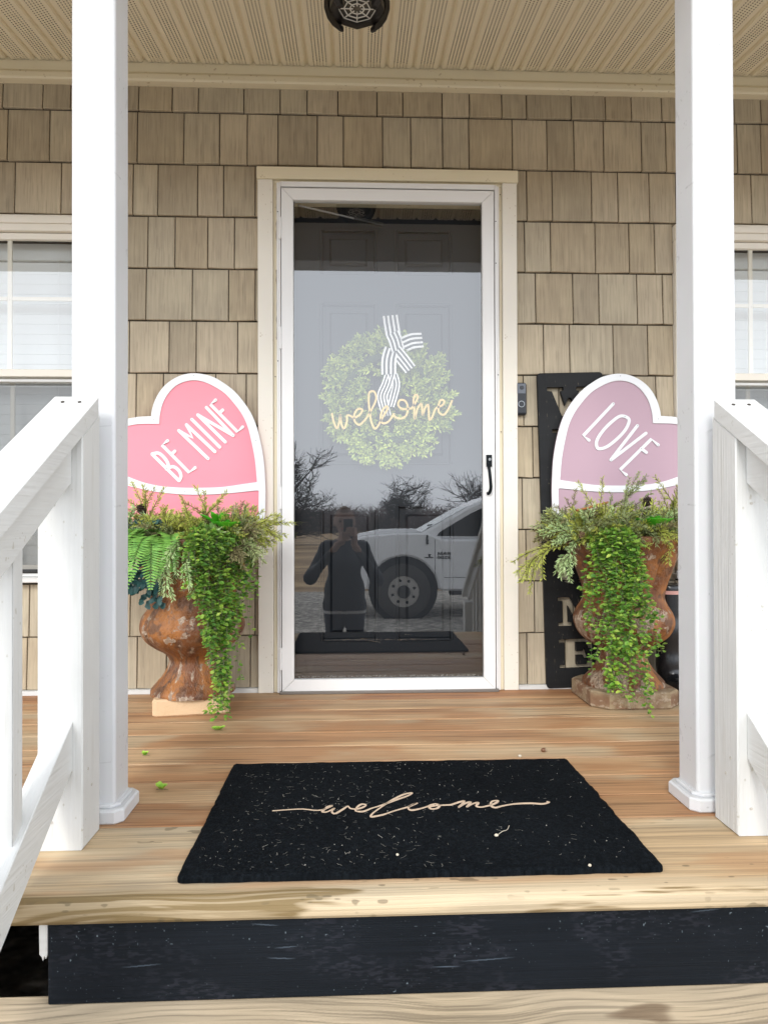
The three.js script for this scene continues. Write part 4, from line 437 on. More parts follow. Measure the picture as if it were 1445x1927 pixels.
  urn(0, 'left rusty brown urn planter on a square cream plinth', () => mat(1, 1, 1, 0.7, { map: rep(chip, 2.4, 2.4), bumpMap: rep(bump, 3, 3), bumpScale: 0.002 }), 0.132, 0.014, 'cream painted plinth with chipped rusty edges');
  urn(1, 'right rusty brown urn planter on an eight-sided stone plinth', () => mat(1, 1, 1, 0.8, { map: rep(stone, 2.4, 2.4), bumpMap: rep(bump, 3, 3), bumpScale: 0.004 }), 0.165, 0.052);
}

// ---------------------------------------------------------------- planting in the urns
const vineM = new THREE.MeshPhysicalMaterial({ vertexColors: true, roughness: 0.55, side: THREE.DoubleSide, transmission: 0.3, thickness: 0 });
const greens = [[0.07, 0.22, 0.018], [0.17, 0.4, 0.03], [0.36, 0.56, 0.055], [0.55, 0.7, 0.12], [0.065, 0.2, 0.04]];
const dirOf = (az, el) => V(Math.cos(el) * Math.sin(az), Math.sin(el), Math.cos(el) * Math.cos(az));
function sprayGeo(R, pal, len, droop, dir, side) { // feathery evergreen twig with side shoots
  const m = new MB(), stem = (p0, d0, L, dr, depth) => { const pts = [p0.clone()]; let d = d0.clone(), p = p0.clone(); const n = 9; for (let k = 0; k < n; k++) { d.y -= dr / n; d.x += (R() - 0.5) * 0.12; d.z += (R() - 0.5) * 0.12; d.normalize(); p = p.clone().addScaledVector(d, L / n); pts.push(p.clone()); } m.tube(pts, 0.0016, 0.0006, 4, [0.09, 0.06, 0.03]);
    const cnt = Math.round(L / 0.0021); for (let k = 0; k < cnt; k++) { const f = 0.12 + 0.88 * k / cnt, q = Math.min(n - 1, Math.floor(f * n)), b = pts[q].clone().lerp(pts[q + 1], f * n - q), ax = pts[q + 1].clone().sub(pts[q]).normalize(); const s = V(R() - 0.5, R() - 0.5, R() - 0.5).cross(ax).normalize(), nd = ax.clone().multiplyScalar(0.75 + R() * 0.5).addScaledVector(s, 0.9).normalize(); const t = R(), c = lerp3(pal[0], pal[1], t), e = lerp3(c, pal[2], 0.5 + 0.5 * f); m.blade(b, nd, s.clone().cross(nd).normalize(), (0.015 + R() * 0.013) * (1.05 - 0.3 * f), 0.0034, c, e); }
    if (depth) for (let k = 0; k < side; k++) { const q = 2 + Math.floor(R() * 5), ax = pts[q + 1].clone().sub(pts[q]).normalize(), s = V(R() - 0.5, R() - 0.3, R() - 0.5).cross(ax).normalize(); stem(pts[q], ax.clone().multiplyScalar(0.9).addScaledVector(s, 0.85).normalize(), L * (0.35 + R() * 0.3), dr, 0); } };
  stem(V(0, 0, 0), dir, len, droop, 1); return m.geo();
}
const palE = [[[0.22, 0.27, 0.04], [0.46, 0.5, 0.09], [0.68, 0.66, 0.15]], [[0.15, 0.21, 0.07], [0.34, 0.39, 0.16], [0.56, 0.6, 0.3]], [[0.11, 0.09, 0.04], [0.28, 0.25, 0.11], [0.5, 0.47, 0.2]], [[0.19, 0.31, 0.1], [0.45, 0.6, 0.26], [0.68, 0.78, 0.42]]];
function evergreen(i, label, specs, seed) { // specs: azimuth, elevation, length, droop, palette
  const [ux, uz] = URN[i], t = thing('evergreen_sprays', label, 'evergreen', [ux, 0.6, uz]), R = RNG(seed);
  for (const [x, z, az, el, len, dr, pal] of specs) { const o = part('spray', sprayGeo(R, palE[pal], len * 1.12, dr, dirOf(az, el), 7), needleM, t); o.position.set(x, (R() - 0.5) * 0.01, z); } delete t.userData.names; return t;
}
{
  const R = RNG(51), L = [], Q = [];
  const fill = (arr, n, x0, x1, z0, z1, el0, el1, l0, l1, d0, d1, az0, az1, pals) => { for (let k = 0; k < n; k++) { const x = mix(x0, x1, (k + R()) / n); arr.push([x, mix(z0, z1, R()), mix(az0, az1, (k + R()) / n), mix(el0, el1, R()), mix(l0, l1, R()), mix(d0, d1, R()), pals[Math.floor(R() * pals.length)]]); } };
  fill(L, 30, -0.2, 0.2, -0.06, 0.08, 0.6, 1.3, 0.11, 0.17, 0.2, 0.9, -1.3, 1.3, [0, 0, 1, 2]); fill(L, 26, -0.2, 0.2, 0.04, 0.17, 0.3, 0.95, 0.1, 0.15, 0.5, 1.2, -1.2, 0.6, [1, 2, 3, 0]); fill(L, 8, 0.1, 0.19, -0.05, 0.12, 0.6, 1.2, 0.07, 0.1, 0.4, 1.0, 0.2, 0.9, [0, 1, 2]);
  L.push([-0.15, 0.06, 0.1, 1.4, 0.2, 0.0, 0], [0.05, 0.02, 0.3, 1.2, 0.19, 0.2, 0], [0.01, 0.12, 0.1, 0.35, 0.24, 1.5, 3], [0.0, 0.1, -0.3, 0.3, 0.22, 1.4, 3], [0.15, 0.08, 0.9, 0.4, 0.13, 1.8, 2], [0.15, 0.0, 0.8, 1.1, 0.16, 0.2, 0]);
  fill(L, 16, -0.18, 0.16, 0.02, 0.13, 0.9, 1.35, 0.09, 0.13, 0.2, 0.9, -0.7, 0.7, [0, 0, 1, 3]); fill(Q, 16, -0.18, 0.18, 0.02, 0.13, 0.9, 1.35, 0.1, 0.14, 0.2, 0.9, -0.7, 0.7, [0, 0, 1, 3]);
  evergreen(0, 'olive and brown evergreen sprays in the left urn', L, 61);
  fill(Q, 30, -0.2, 0.22, -0.07, 0.08, 0.6, 1.3, 0.12, 0.18, 0.2, 0.9, -1.3, 1.3, [0, 1, 1, 2]); fill(Q, 24, -0.22, 0.2, 0.04, 0.17, 0.5, 1.1, 0.1, 0.15, 0.2, 0.7, -1.4, 1.1, [0, 1, 2, 3]); fill(Q, 9, -0.2, -0.12, -0.02, 0.12, 0.45, 1.0, 0.12, 0.17, 0.2, 0.6, -1.6, -0.6, [1, 3, 0, 2]); fill(Q, 6, 0.1, 0.2, 0.0, 0.14, 0.3, 1.0, 0.15, 0.22, 0.2, 0.9, 0.0, 1.2, [0, 3, 0]);
  Q.push([-0.1, 0.0, -0.2, 1.3, 0.23, 0.1, 0], [-0.02, 0.0, 0.3, 1.4, 0.23, 0.0, 1], [0.16, 0.02, 0.3, 1.2, 0.21, 0.3, 0], [-0.2, 0.1, -1.2, 0.1, 0.27, 0.8, 0], [-0.19, 0.08, -0.8, 0.2, 0.17, 2.0, 3]);
  evergreen(1, 'grey-green evergreen sprays spreading from the right urn', Q, 63);
}
function vine(i, label, strands, seed) { // strands: x at rim, x at tip, y at tip (world), z bulge
  const [ux, uz] = URN[i], t = thing('trailing_vine', label, 'trailing plant', [ux, 0.62, uz]), R = RNG(seed);
  for (const [xa, xb, yb] of strands) {
    const m = new MB(), rimz = Math.sqrt(Math.max(0.01, 0.23 * 0.23 - (xa - ux) ** 2)) * 0.98, z0 = Math.max(0.06, rimz * 0.72), ax = xa - ux, bx = xb - ux, by = yb - 0.62;
    const zt = rimz + 0.01 + R() * 0.05, pts = spline([[ax * 0.85, -0.01, z0 * 0.7], [ax * 0.95, 0.012 + R() * 0.03, z0], [ax, -0.004 + R() * 0.02, zt], [mix(ax, bx, 0.25) + (R() - 0.5) * 0.02, by * 0.25, zt + 0.012 + R() * 0.02], [mix(ax, bx, 0.6) + (R() - 0.5) * 0.03, by * 0.6, zt + R() * 0.025], [bx, by, Math.max(zt - 0.01, by < -0.5 ? 0.19 : 0)]], 60); m.tube(pts, 0.0011, 0.0006, 4, [0.22, 0.22, 0.13]);
    const w1 = R() * 7, w2 = R() * 7, wa = 0.004 + R() * 0.007; pts.forEach((p, k) => { const e = ss(8, 24, k); p.x += e * wa * Math.sin(k * 0.24 + w1); p.z += e * wa * (0.8 + Math.sin(k * 0.19 + w2)); }); let len = 0; for (let k = 1; k < pts.length; k++) len += pts[k].distanceTo(pts[k - 1]); const n = Math.max(5, Math.round(len / 0.0135)); const tint = R();
    for (let k = 2; k < n; k++) { const f = k / n * (pts.length - 1), q = Math.min(pts.length - 2, Math.floor(f)), b = pts[q].clone().lerp(pts[q + 1], f - q), axd = pts[q + 1].clone().sub(pts[q]).normalize(), tp = k / n, ph = k * 1.57 + R() * 0.7; const up = V(0, 1, 0.2);
      const br = k > 8 && R() < 0.16 ? 3 + Math.floor(R() * 4) : 0, bd = V(R() - 0.5, -0.55 - R() * 0.5, 0.25 + R() * 0.4).normalize(); if (br) m.tube([b, b.clone().addScaledVector(bd, br * 0.006), b.clone().addScaledVector(bd, br * 0.011).add(V(0, -0.006, 0))], 0.0008, 0.0005, 4, [0.22, 0.24, 0.12]);
      for (let j = 0; j < (R() < 0.35 ? 3 : 2) + br * 2; j++) { const onb = j > 2 || (br && j > 1), bb = onb ? b.clone().addScaledVector(bd, 0.006 + 0.011 * br * R()) : b; const a = ph + j * (onb ? 2.2 : PI) + (R() - 0.5) * 1.0; let s = V(Math.cos(a), 0, Math.sin(a)); s.addScaledVector(axd, -s.dot(axd)).normalize(); const d = s.clone().multiplyScalar(1).addScaledVector(axd, 0.15 + R() * 0.45).normalize(); let nn = up.clone().addScaledVector(s, 0.2); nn.x += (R() - 0.5) * 0.9; nn.z += 0.25 + (R() - 0.5) * 0.9; nn.addScaledVector(d, -nn.dot(d)).normalize(); const big = (k < 8 ? 1.7 : 1) * (0.6 + R() * 0.75) * (1 - 0.25 * tp), g0 = greens[Math.floor(R() * 3) + (R() < 0.12 + 0.25 * (tp > 0.9) ? 1 : 0)], c = lerp3(g0, greens[4], tint * 0.6); m.leaf(bb.clone().addScaledVector(d, 0.002), d, nn, 0.0215 * big, 0.0165 * big, 0.12 + 0.12 * R(), c, lerp3(c, greens[3], 0.1 + 0.75 * R() * R()), 0.5 + R() * 0.1); } }
    part('strand', m.geo(), vineM, t);
  }
  delete t.userData.names; return t;
}
{
  const R = RNG(71), A = [], B = [];
  for (let k = 0; k < 27; k++) { const f = (k + 0.5) / 27, xa = mix(-0.555, -0.365, f) + (R() - 0.5) * 0.02, deep = 1 - Math.pow(Math.abs(f - 0.5) * 1.9, 1.4), xb = xa + (-0.45 - xa) * 0.28 + (R() - 0.5) * 0.03; A.push([xa, xb, Math.max(0.05, 0.6 - (0.14 + 0.46 * deep) * (0.5 + 0.6 * R()))]); }
  A.push([-0.46, -0.432, 0.02], [-0.44, -0.42, 0.075], [-0.48, -0.45, 0.06], [-0.43, -0.44, 0.1], [-0.5, -0.47, 0.14], [-0.41, -0.41, 0.18], [-0.37, -0.375, 0.26], [-0.36, -0.352, 0.4], [-0.47, -0.455, 0.03]);
  vine(0, 'bushy green trailing vine hanging over the right side of the left urn', A, 73);
  for (let k = 0; k < 24; k++) { const f = (k + 0.5) / 24, xa = mix(0.85, 0.955, f) + (R() - 0.5) * 0.02, deep = 1 - Math.pow(Math.abs(f - 0.5) * 1.9, 1.6), xb = xa + (f - 0.45) * 0.09 + (R() - 0.5) * 0.03; B.push([xa, xb, Math.max(0.07, 0.6 - (0.16 + 0.42 * deep) * (0.55 + 0.55 * R()))]); }
  B.push([0.96, 1.03, 0.016], [0.94, 0.985, 0.03], [0.95, 0.945, 0.045], [0.93, 0.925, 0.07], [0.95, 1.01, 0.06], [0.96, 1.035, 0.1], [0.965, 1.06, 0.24], [0.96, 1.07, 0.22], [0.9, 0.89, 0.22], [0.87, 0.86, 0.3]);
  vine(1, 'long green trailing vine cascading down the front of the right urn to the boards', B, 79);
}
{ // ferns and dark ivy on the left urn
  const t = thing('fern', 'green fern fronds drooping from the left side of the left urn', 'fern', [URN[0][0], 0.62, URN[0][1]]), R = RNG(83);
  function frond(len, az, el, droop, c0, c1) { const m = new MB(), pts = [V(0, 0, 0)]; let d = dirOf(az, el), p = V(0, 0, 0); const n = 24; for (let k = 0; k < n; k++) { d.y -= droop / n; d.normalize(); p = p.clone().addScaledVector(d, len / n); pts.push(p.clone()); } m.tube(pts, 0.0016, 0.0006, 4, [0.08, 0.13, 0.03]); const side0 = V(0, 1, 0).cross(dirOf(az, 0)).normalize(); for (let k = 0; k < 24; k++) { const f = 0.1 + 0.9 * k / 24, q = Math.min(n - 1, Math.floor(f * n)), b = pts[q].clone().lerp(pts[q + 1], f * n - q), ax = pts[q + 1].clone().sub(pts[q]).normalize(), nn = ax.clone().cross(side0).normalize().multiplyScalar(-1), w = Math.sin(Math.pow(f, 0.7) * PI) * 0.85 + 0.12; for (const s of [-1, 1]) { const dd = side0.clone().multiplyScalar(s).addScaledVector(ax, 0.5).addScaledVector(nn, -0.25 + (R() - 0.5) * 0.2).normalize(); m.leaf(b, dd, nn, 0.05 * w * (0.85 + R() * 0.3), 0.0062, 0.1, lerp3(c0, c1, R()), c1, 0.3); } } return m.geo(); }
  const g0 = [0.05, 0.18, 0.025], g1 = [0.2, 0.42, 0.07], b0 = [0.025, 0.1, 0.03], b1 = [0.09, 0.25, 0.07];
  for (const [x, z, az, el, len, dr, k] of [[-0.15, 0.12, -0.5, 0.5, 0.26, 2.6, 0], [-0.1, 0.18, 0.25, 0.3, 0.26, 2.5, 0], [-0.16, 0.15, 0.1, 0.35, 0.33, 2.4, 0], [-0.13, 0.17, 0.45, 0.6, 0.2, 2.7, 0], [-0.19, 0.13, 0.0, 0.2, 0.4, 2.3, 1], [-0.07, 0.16, 0.5, 0.5, 0.2, 2.6, 0], [-0.17, 0.17, 0.3, 0.75, 0.18, 2.6, 0], [-0.1, 0.16, -0.1, 0.6, 0.27, 2.7, 0], [-0.06, 0.15, 0.1, 0.5, 0.24, 2.6, 0], [-0.18, 0.08, -1.0, 0.4, 0.34, 2.6, 1], [-0.17, 0.12, -0.7, 0.3, 0.38, 2.3, 1], [-0.2, 0.05, -1.3, 0.7, 0.3, 2.5, 0], [-0.13, 0.14, -0.3, 0.9, 0.2, 2.4, 0], [-0.2, 0.1, -0.9, 0.1, 0.42, 2.2, 1], [-0.16, 0.1, -1.6, 0.5, 0.3, 2.4, 0], [-0.08, 0.13, -0.6, 0.9, 0.16, 2.0, 0], [-0.05, 0.14, 0.3, 0.8, 0.15, 2.2, 0]]) { const o = part('frond', frond(len, az, el, dr, k ? b0 : g0, k ? b1 : g1), leafM, t); o.position.set(x, 0, z); } delete t.userData.names;
  const iv = thing('ivy', 'dark blue-green ivy leaves under the fern of the left urn', 'ivy', [URN[0][0], 0.62, URN[0][1]]);
  const clump = (cx, cy, cz, n, sx, sy, sz) => { const m = new MB(); for (let k = 0; k < n; k++) { const b = V(cx + (R() - 0.5) * sx, cy + (R() - 0.5) * sy, cz + (R() - 0.5) * sz), d = V(R() - 0.5, -0.2 - R() * 0.7, R() * 0.5).normalize(); let nn = V(R() - 0.5, 0.3, 0.8); nn.addScaledVector(d, -nn.dot(d)).normalize(); const c = lerp3([0.008, 0.035, 0.035], [0.02, 0.085, 0.08], R()); m.leaf(b, d, nn, 0.021 + R() * 0.012, 0.018 + R() * 0.008, 0.12, c, lerp3(c, [0.05, 0.15, 0.13], 0.3), 0.35); } return m.geo(); };
  part('leaf_cluster', clump(-0.16, 0.05, 0.1, 70, 0.16, 0.06, 0.08), leafM, iv); part('leaf_cluster', clump(-0.12, -0.09, 0.16, 60, 0.09, 0.16, 0.05), leafM, iv); part('leaf_cluster', clump(-0.2, -0.1, 0.12, 60, 0.08, 0.2, 0.06), leafM, iv); part('leaf_cluster', clump(-0.1, -0.16, 0.16, 40, 0.07, 0.12, 0.03), leafM, iv); delete iv.userData.names;
}
{ // bright succulents, a broad leaf, a twig and cones
  const sucM = mat(0.055, 0.36, 0.012, 0.35), suc2 = mat(0.1, 0.45, 0.02, 0.35), R = RNG(91);
  const petal = (L, W) => { const g = new THREE.SphereGeometry(1, 18, 12), p = g.attributes.position; for (let i = 0; i < p.count; i++) { const y = (p.getY(i) + 1) / 2, x = p.getX(i), z = p.getZ(i), w = Math.sin(Math.pow(y, 0.8) * PI) > 0 ? 1 : 0; p.setXYZ(i, x * W / 2 * (0.55 + 0.6 * y), y * L, z * 0.0042 + 0.3 * L * y * y * 0.5 - x * x * 0.006 + w * 0); } g.computeVertexNormals(); return g; };
  function rosette(pos, label, n, L, W) { const t = thing('succulent', label, 'succulent', pos); const g = petal(L, W), g2 = petal(L * 0.75, W * 0.75); for (let k = 0; k < n; k++) { const o = part('leaf', k < n * 0.6 ? g : g2, k % 3 ? sucM : suc2, t), az = k * 2.4, til = k < n * 0.6 ? 0.85 : 0.35; o.rotation.set(0, az, 0); o.rotateX(til); } delete t.userData.names; return t; }
  rosette([-0.45, 0.652, 0.385], 'bright green succulent rosette at the front rim of the left urn', 11, 0.062, 0.045); rosette([-0.49, 0.675, 0.36], 'bright green upright succulent leaves behind the rosette of the left urn', 7, 0.07, 0.03); rosette([1.075, 0.65, 0.385], 'large bright green succulent rosette at the rim of the right urn', 12, 0.08, 0.06);
  const bl = new MB(); bl.leaf(V(0, 0, 0), V(-0.93, -0.1, 0.35).normalize(), V(0.1, 0.8, 0.6).normalize(), 0.085, 0.042, 0.1, [0.05, 0.12, 0.04], [0.12, 0.22, 0.09], 0.5); solo('broad_leaf', 'single broad green leaf lying on the left rim of the right urn', 'leaf', bl.geo(), leafM, [0.945, 0.655, 0.37]);
  solo('twig', 'bare orange-brown twig among the evergreen of the right urn', 'twig', new THREE.TubeGeometry(new THREE.CatmullRomCurve3([V(0.07, 0.02, -0.05), V(0.02, 0.01, 0), V(-0.04, -0.005, 0.02), V(-0.075, -0.012, 0.03)]), 12, 0.0045, 7), mat(0.33, 0.13, 0.035, 0.6), [0.885, 0.735, 0.3]);
  const cone = (r, h, m) => { const g = []; for (let k = 0; k < 46; k++) { const f = k / 46, a = k * 2.4, rr = r * Math.sin(0.25 + f * 2.6), s = new THREE.SphereGeometry(r * 0.33, 6, 5); s.scale(1, 0.45, 1.1); s.rotateX(-0.5); s.translate(0, h * (f - 0.5), rr * 0.8); s.rotateY(a); g.push(s); } return mergeGeometries(g); };
  const cm = mat(0.05, 0.032, 0.022, 0.8), cm2 = mat(0.3, 0.19, 0.11, 0.8);
  for (const [x, y, z, r, m, l] of [[1.07, 0.705, 0.34, 0.019, cm, 'dark pine cone above the succulent of the right urn'], [1.085, 0.755, 0.3, 0.017, cm, 'upper dark pine cone among the evergreen of the right urn'], [0.815, 0.635, 0.36, 0.015, cm2, 'pale pine cone at the left rim of the right urn'], [-0.76, 0.73, 0.33, 0.017, cm, 'dark pine cone among the evergreen of the left urn']]) { const o = solo('pine_cone', l, 'pine cone', cone(r, r * 2.2, m), m, [x, y, z]); o.rotation.set(0.7, x * 9, 0.5); }
  for (const [x, z, s, n, l] of [[-0.4485, 0.552, 1, 7, 'small green leaf sprig on the boards just in front of the left urn'], [-0.612, 0.795, 0.8, 5, 'dull green leaf scrap on the boards close to the left porch post'], [-0.4925, 1.068, 1.15, 6, 'green leaf sprig on the boards beside the doormat']]) { const m = new MB(); m.tube([V(-0.012 * s, 0.003, 0), V(0.004, 0.004, 0.002), V(0.016 * s, 0.003, 0.004)], 0.0008, 0.0005, 4, [0.12, 0.14, 0.05]); for (let k = 0; k < n; k++) { const a = k * 2.4 + s, d = V(Math.cos(a), 0.25 + R() * 0.4, Math.sin(a)).normalize(); let nn = V(0, 1, 0.3); nn.addScaledVector(d, -nn.dot(d)).normalize(); const c = greens[1 + Math.floor(R() * 2)]; m.leaf(V((R() - 0.5) * 0.012, 0.004, (R() - 0.5) * 0.008), d, nn, 0.02 * s, 0.015 * s, 0.25, greens[1], greens[2], 0.5); } solo('leaf_sprig', l, 'leaf sprig', m.geo(), leafM, [x, 0.001, z]); }
}
{ const m = new MB(); m.leaf(V(-0.012, 0, 0), V(0.9, 0.35, 0.1).normalize(), V(-0.2, 0.3, 0.9).normalize(), 0.03, 0.009, 0.15, [0.5, 0.22, 0.03], [0.62, 0.34, 0.06], 0.5); solo('dry_leaf', 'dry orange leaf against the base of the right porch post', 'leaf', m.geo(), leafM, [0.845, 0.012, 1.277]); }

// ---------------------------------------------------------------- wreath, bow and wooden word on the door
{
  const WS = 0.89, t = thing('wreath', 'round light green boxwood wreath on the front door behind glass', 'wreath', [0.137, 1.192, -0.02]), R = RNG(101);
  t.scale.set(WS, WS, 1); part('hoop', new THREE.TorusGeometry(0.195, 0.02, 10, 60), mat(0.04, 0.06, 0.025, 0.9), t);
  for (let k = 0; k < 290; k++) { const m = new MB(), a = k * 2.39996, rr = 0.05 + 0.21 * Math.sqrt(R()), base = V(Math.cos(a) * rr, Math.sin(a) * rr, -0.015 + R() * 0.03), out = V(Math.cos(a + 0.9) * (0.6 + R()), Math.sin(a + 0.9) * (0.6 + R()) - 0.1, 0.35 * (R() - 0.35)).normalize().lerp(V(Math.cos(a), Math.sin(a), 0), rr > 0.2 ? 0.4 : 0.1).normalize(); const L = 0.055 + R() * 0.025, tip = base.clone().addScaledVector(out, L); m.tube([base, base.clone().lerp(tip, 0.5), tip], 0.0012, 0.0006, 4, [0.1, 0.15, 0.05]);
    for (let j = 0; j < 30; j++) { const f = j / 30, b = base.clone().lerp(tip, f), s = V(R() - 0.5, R() - 0.5, R() * 0.7 - 0.2).normalize(), d = out.clone().multiplyScalar(0.8).addScaledVector(s, 0.9).normalize(); let nn = V(R() - 0.5, R() - 0.5, 1); nn.addScaledVector(d, -nn.dot(d)).normalize(); const c = lerp3([0.05, 0.13, 0.015], [0.6, 0.68, 0.13], R()); m.leaf(b, d, nn, 0.022 + R() * 0.008, 0.0098, 0.12, c, lerp3(c, [0.5, 0.6, 0.25], 0.4 * R()), 0.5); } part('sprig', m.geo(), leafM, t); }
  delete t.userData.names;
  const stripe = texture(64, 16, (u) => { const k = Math.floor(u * 7); return k % 2 ? [0.035, 0.035, 0.04] : [0.8, 0.79, 0.78]; }), sm = new THREE.MeshStandardMaterial({ map: stripe, roughness: 0.7, side: THREE.DoubleSide });
  const rib = (c, w, tw = []) => { const n = 24, q = spline(c, n), P = [], U = [], I = []; for (let k = 0; k <= n; k++) { const d = q[Math.min(n, k + 1)].clone().sub(q[Math.max(0, k - 1)]).normalize(), a = (tw[0] || 0) + ((tw[1] || 0) - (tw[0] || 0)) * k / n; let s = V(-d.y, d.x, 0).normalize(); s = s.multiplyScalar(Math.cos(a)).add(V(0, 0, Math.sin(a))); for (const e of [-1, 1]) { const z = q[k].clone().addScaledVector(s, e * w / 2); P.push(z.x, z.y, z.z); U.push((e + 1) / 2, k / n); } if (k) { const b = 2 * k; I.push(b - 2, b - 1, b + 1, b - 2, b + 1, b); } } const g = new THREE.BufferGeometry(); g.setAttribute('position', new THREE.Float32BufferAttribute(P, 3)); g.setAttribute('uv', new THREE.Float32BufferAttribute(U, 2)); g.setIndex(I); g.computeVertexNormals(); return g; };
  const k = 0.000434, at = (x, y, z) => [(x - 640) * k, -(y - 450) * k, z], b = thing('ribbon_bow', 'black and white striped ribbon bow on the wreath', 'bow', [0.108, 1.378, 0.008]), w = 0.062;
  part('hanging_loop', rib([at(730, 90, -0.02), at(740, 190, 0.0), at(755, 290, 0.01)], w), sm, b); part('knot_wrap', rib([at(745, 275, 0.011), at(775, 350, 0.017), at(800, 440, 0.012)], w * 0.92, [0.1, -0.2]), sm, b); part('side_tail', rib([at(850, 385, 0.012), at(930, 355, 0.018), at(1030, 340, 0.01)], w, [0.3, -0.1]), sm, b); part('ribbon_loop', rib([at(775, 440, 0.01), at(835, 520, 0.019), at(915, 620, 0.015)], w * 0.85, [0.25, -0.1]), sm, b);
  part('front_loop', rib([at(740, 425, 0.012), at(712, 540, 0.024), at(710, 670, 0.02)], w * 0.98, [-0.3, 0.25]), sm, b); part('ribbon_tail', rib([at(725, 660, 0.017), at(690, 770, 0.021), at(650, 870, 0.015), at(665, 960, 0.02), at(690, 1060, 0.013)], w * 0.7, [0.35, -0.4]), sm, b); part('ribbon_tail', rib([at(745, 660, 0.015), at(765, 760, 0.019), at(745, 860, 0.014), at(715, 970, 0.018)], w * 0.72, [-0.3, 0.5]), sm, b); delete b.userData.names;
  const ww = thing('wooden_word', 'pale wooden script word welcome across the wreath', 'word sign', [0.108, 1.378, 0.034]), wm = mat(0.72, 0.5, 0.17, 0.6);
  const word = [[[182, 1045], [195, 1110], [226, 1178], [252, 1105], [258, 1050], [270, 1145], [290, 1180], [318, 1120], [322, 1060], [345, 1060], [385, 1085]], [[385, 1085], [440, 1050], [462, 1005], [425, 998], [388, 1050], [392, 1112], [432, 1146], [490, 1098]], [[490, 1098], [550, 1000], [592, 895], [570, 835], [532, 840], [522, 920], [532, 1030], [548, 1125], [580, 1182], [612, 1150]], [[612, 1150], [660, 1060], [700, 985], [688, 972], [650, 1010], [632, 1080], [650, 1130], [700, 1118], [755, 1045]], [[755, 1045], [765, 1070], [820, 1087], [868, 1060], [886, 980], [858, 920], [812, 915], [796, 960], [830, 995], [920, 992]], [[920, 992], [955, 940], [980, 880], [960, 862], [940, 900], [945, 1000], [950, 1092], [972, 1005], [1010, 945], [1020, 1000], [1022, 1055], [1050, 980], [1074, 955], [1082, 1040], [1088, 1098], [1112, 1075]], [[1112, 1075], [1150, 990], [1212, 958], [1226, 922], [1195, 912], [1172, 970], [1180, 1032], [1222, 1050], [1262, 1000], [1300, 918]]];
  word.forEach((s, i) => part('script', stroke(s.map(p => [(p[0] - 640) * k, -(p[1] - 450) * k]), 0.0039, 0.004 + i * 0.0001, 60), wm, ww)); delete ww.userData.names; ww.position.z = 0.034;
}

// ---------------------------------------------------------------- rubber boots behind the right urn
for (const [x, z, l] of [[1.24, 0.15, 'black rubber boot standing between the right urn and the porch post'], [1.37, 0.13, 'black rubber boot hidden behind the right porch post']]) {
  const t = thing('rubber_boot', l, 'boot', [x, 0, z], 0), g = skin([[0, 0.42, -0.02, 0.058, 0, 0.25, -0.02, 0.056], [0, 0.25, -0.02, 0.056, 0, 0.12, -0.015, 0.044], [0, 0.12, -0.015, 0.044, 0, 0.05, -0.02, 0.042], [0, 0.05, -0.02, 0.04, 0.005, 0.04, 0.1, 0.04], [0.005, 0.04, 0.1, 0.04, 0.008, 0.036, 0.16, 0.034]], [0, 0.22, 0.05], 0.28, 56, 0.03, (x2, y, z2, D) => Math.max(D, 0.004 - y, y - 0.435));
  part('boot_shell', g, rubber, t); part('sole', slab([[-0.04, -0.06], [0.04, -0.06], [0.042, 0.0], [0.05, 0.1], [0.045, 0.16], [0.03, 0.198], [-0.02, 0.198], [-0.036, 0.16], [-0.04, 0.1], [-0.04, 0.0]], 'xz', 0.0005, 0.016, 0.003), voidBlack, t); part('label_strip', new THREE.CylinderGeometry(0.0592, 0.0592, 0.014, 32, 1, true, -1.1, 2.0).translate(0, 0.405, -0.02), mat(0.55, 0.3, 0.26, 0.6), t); delete t.userData.names;
}

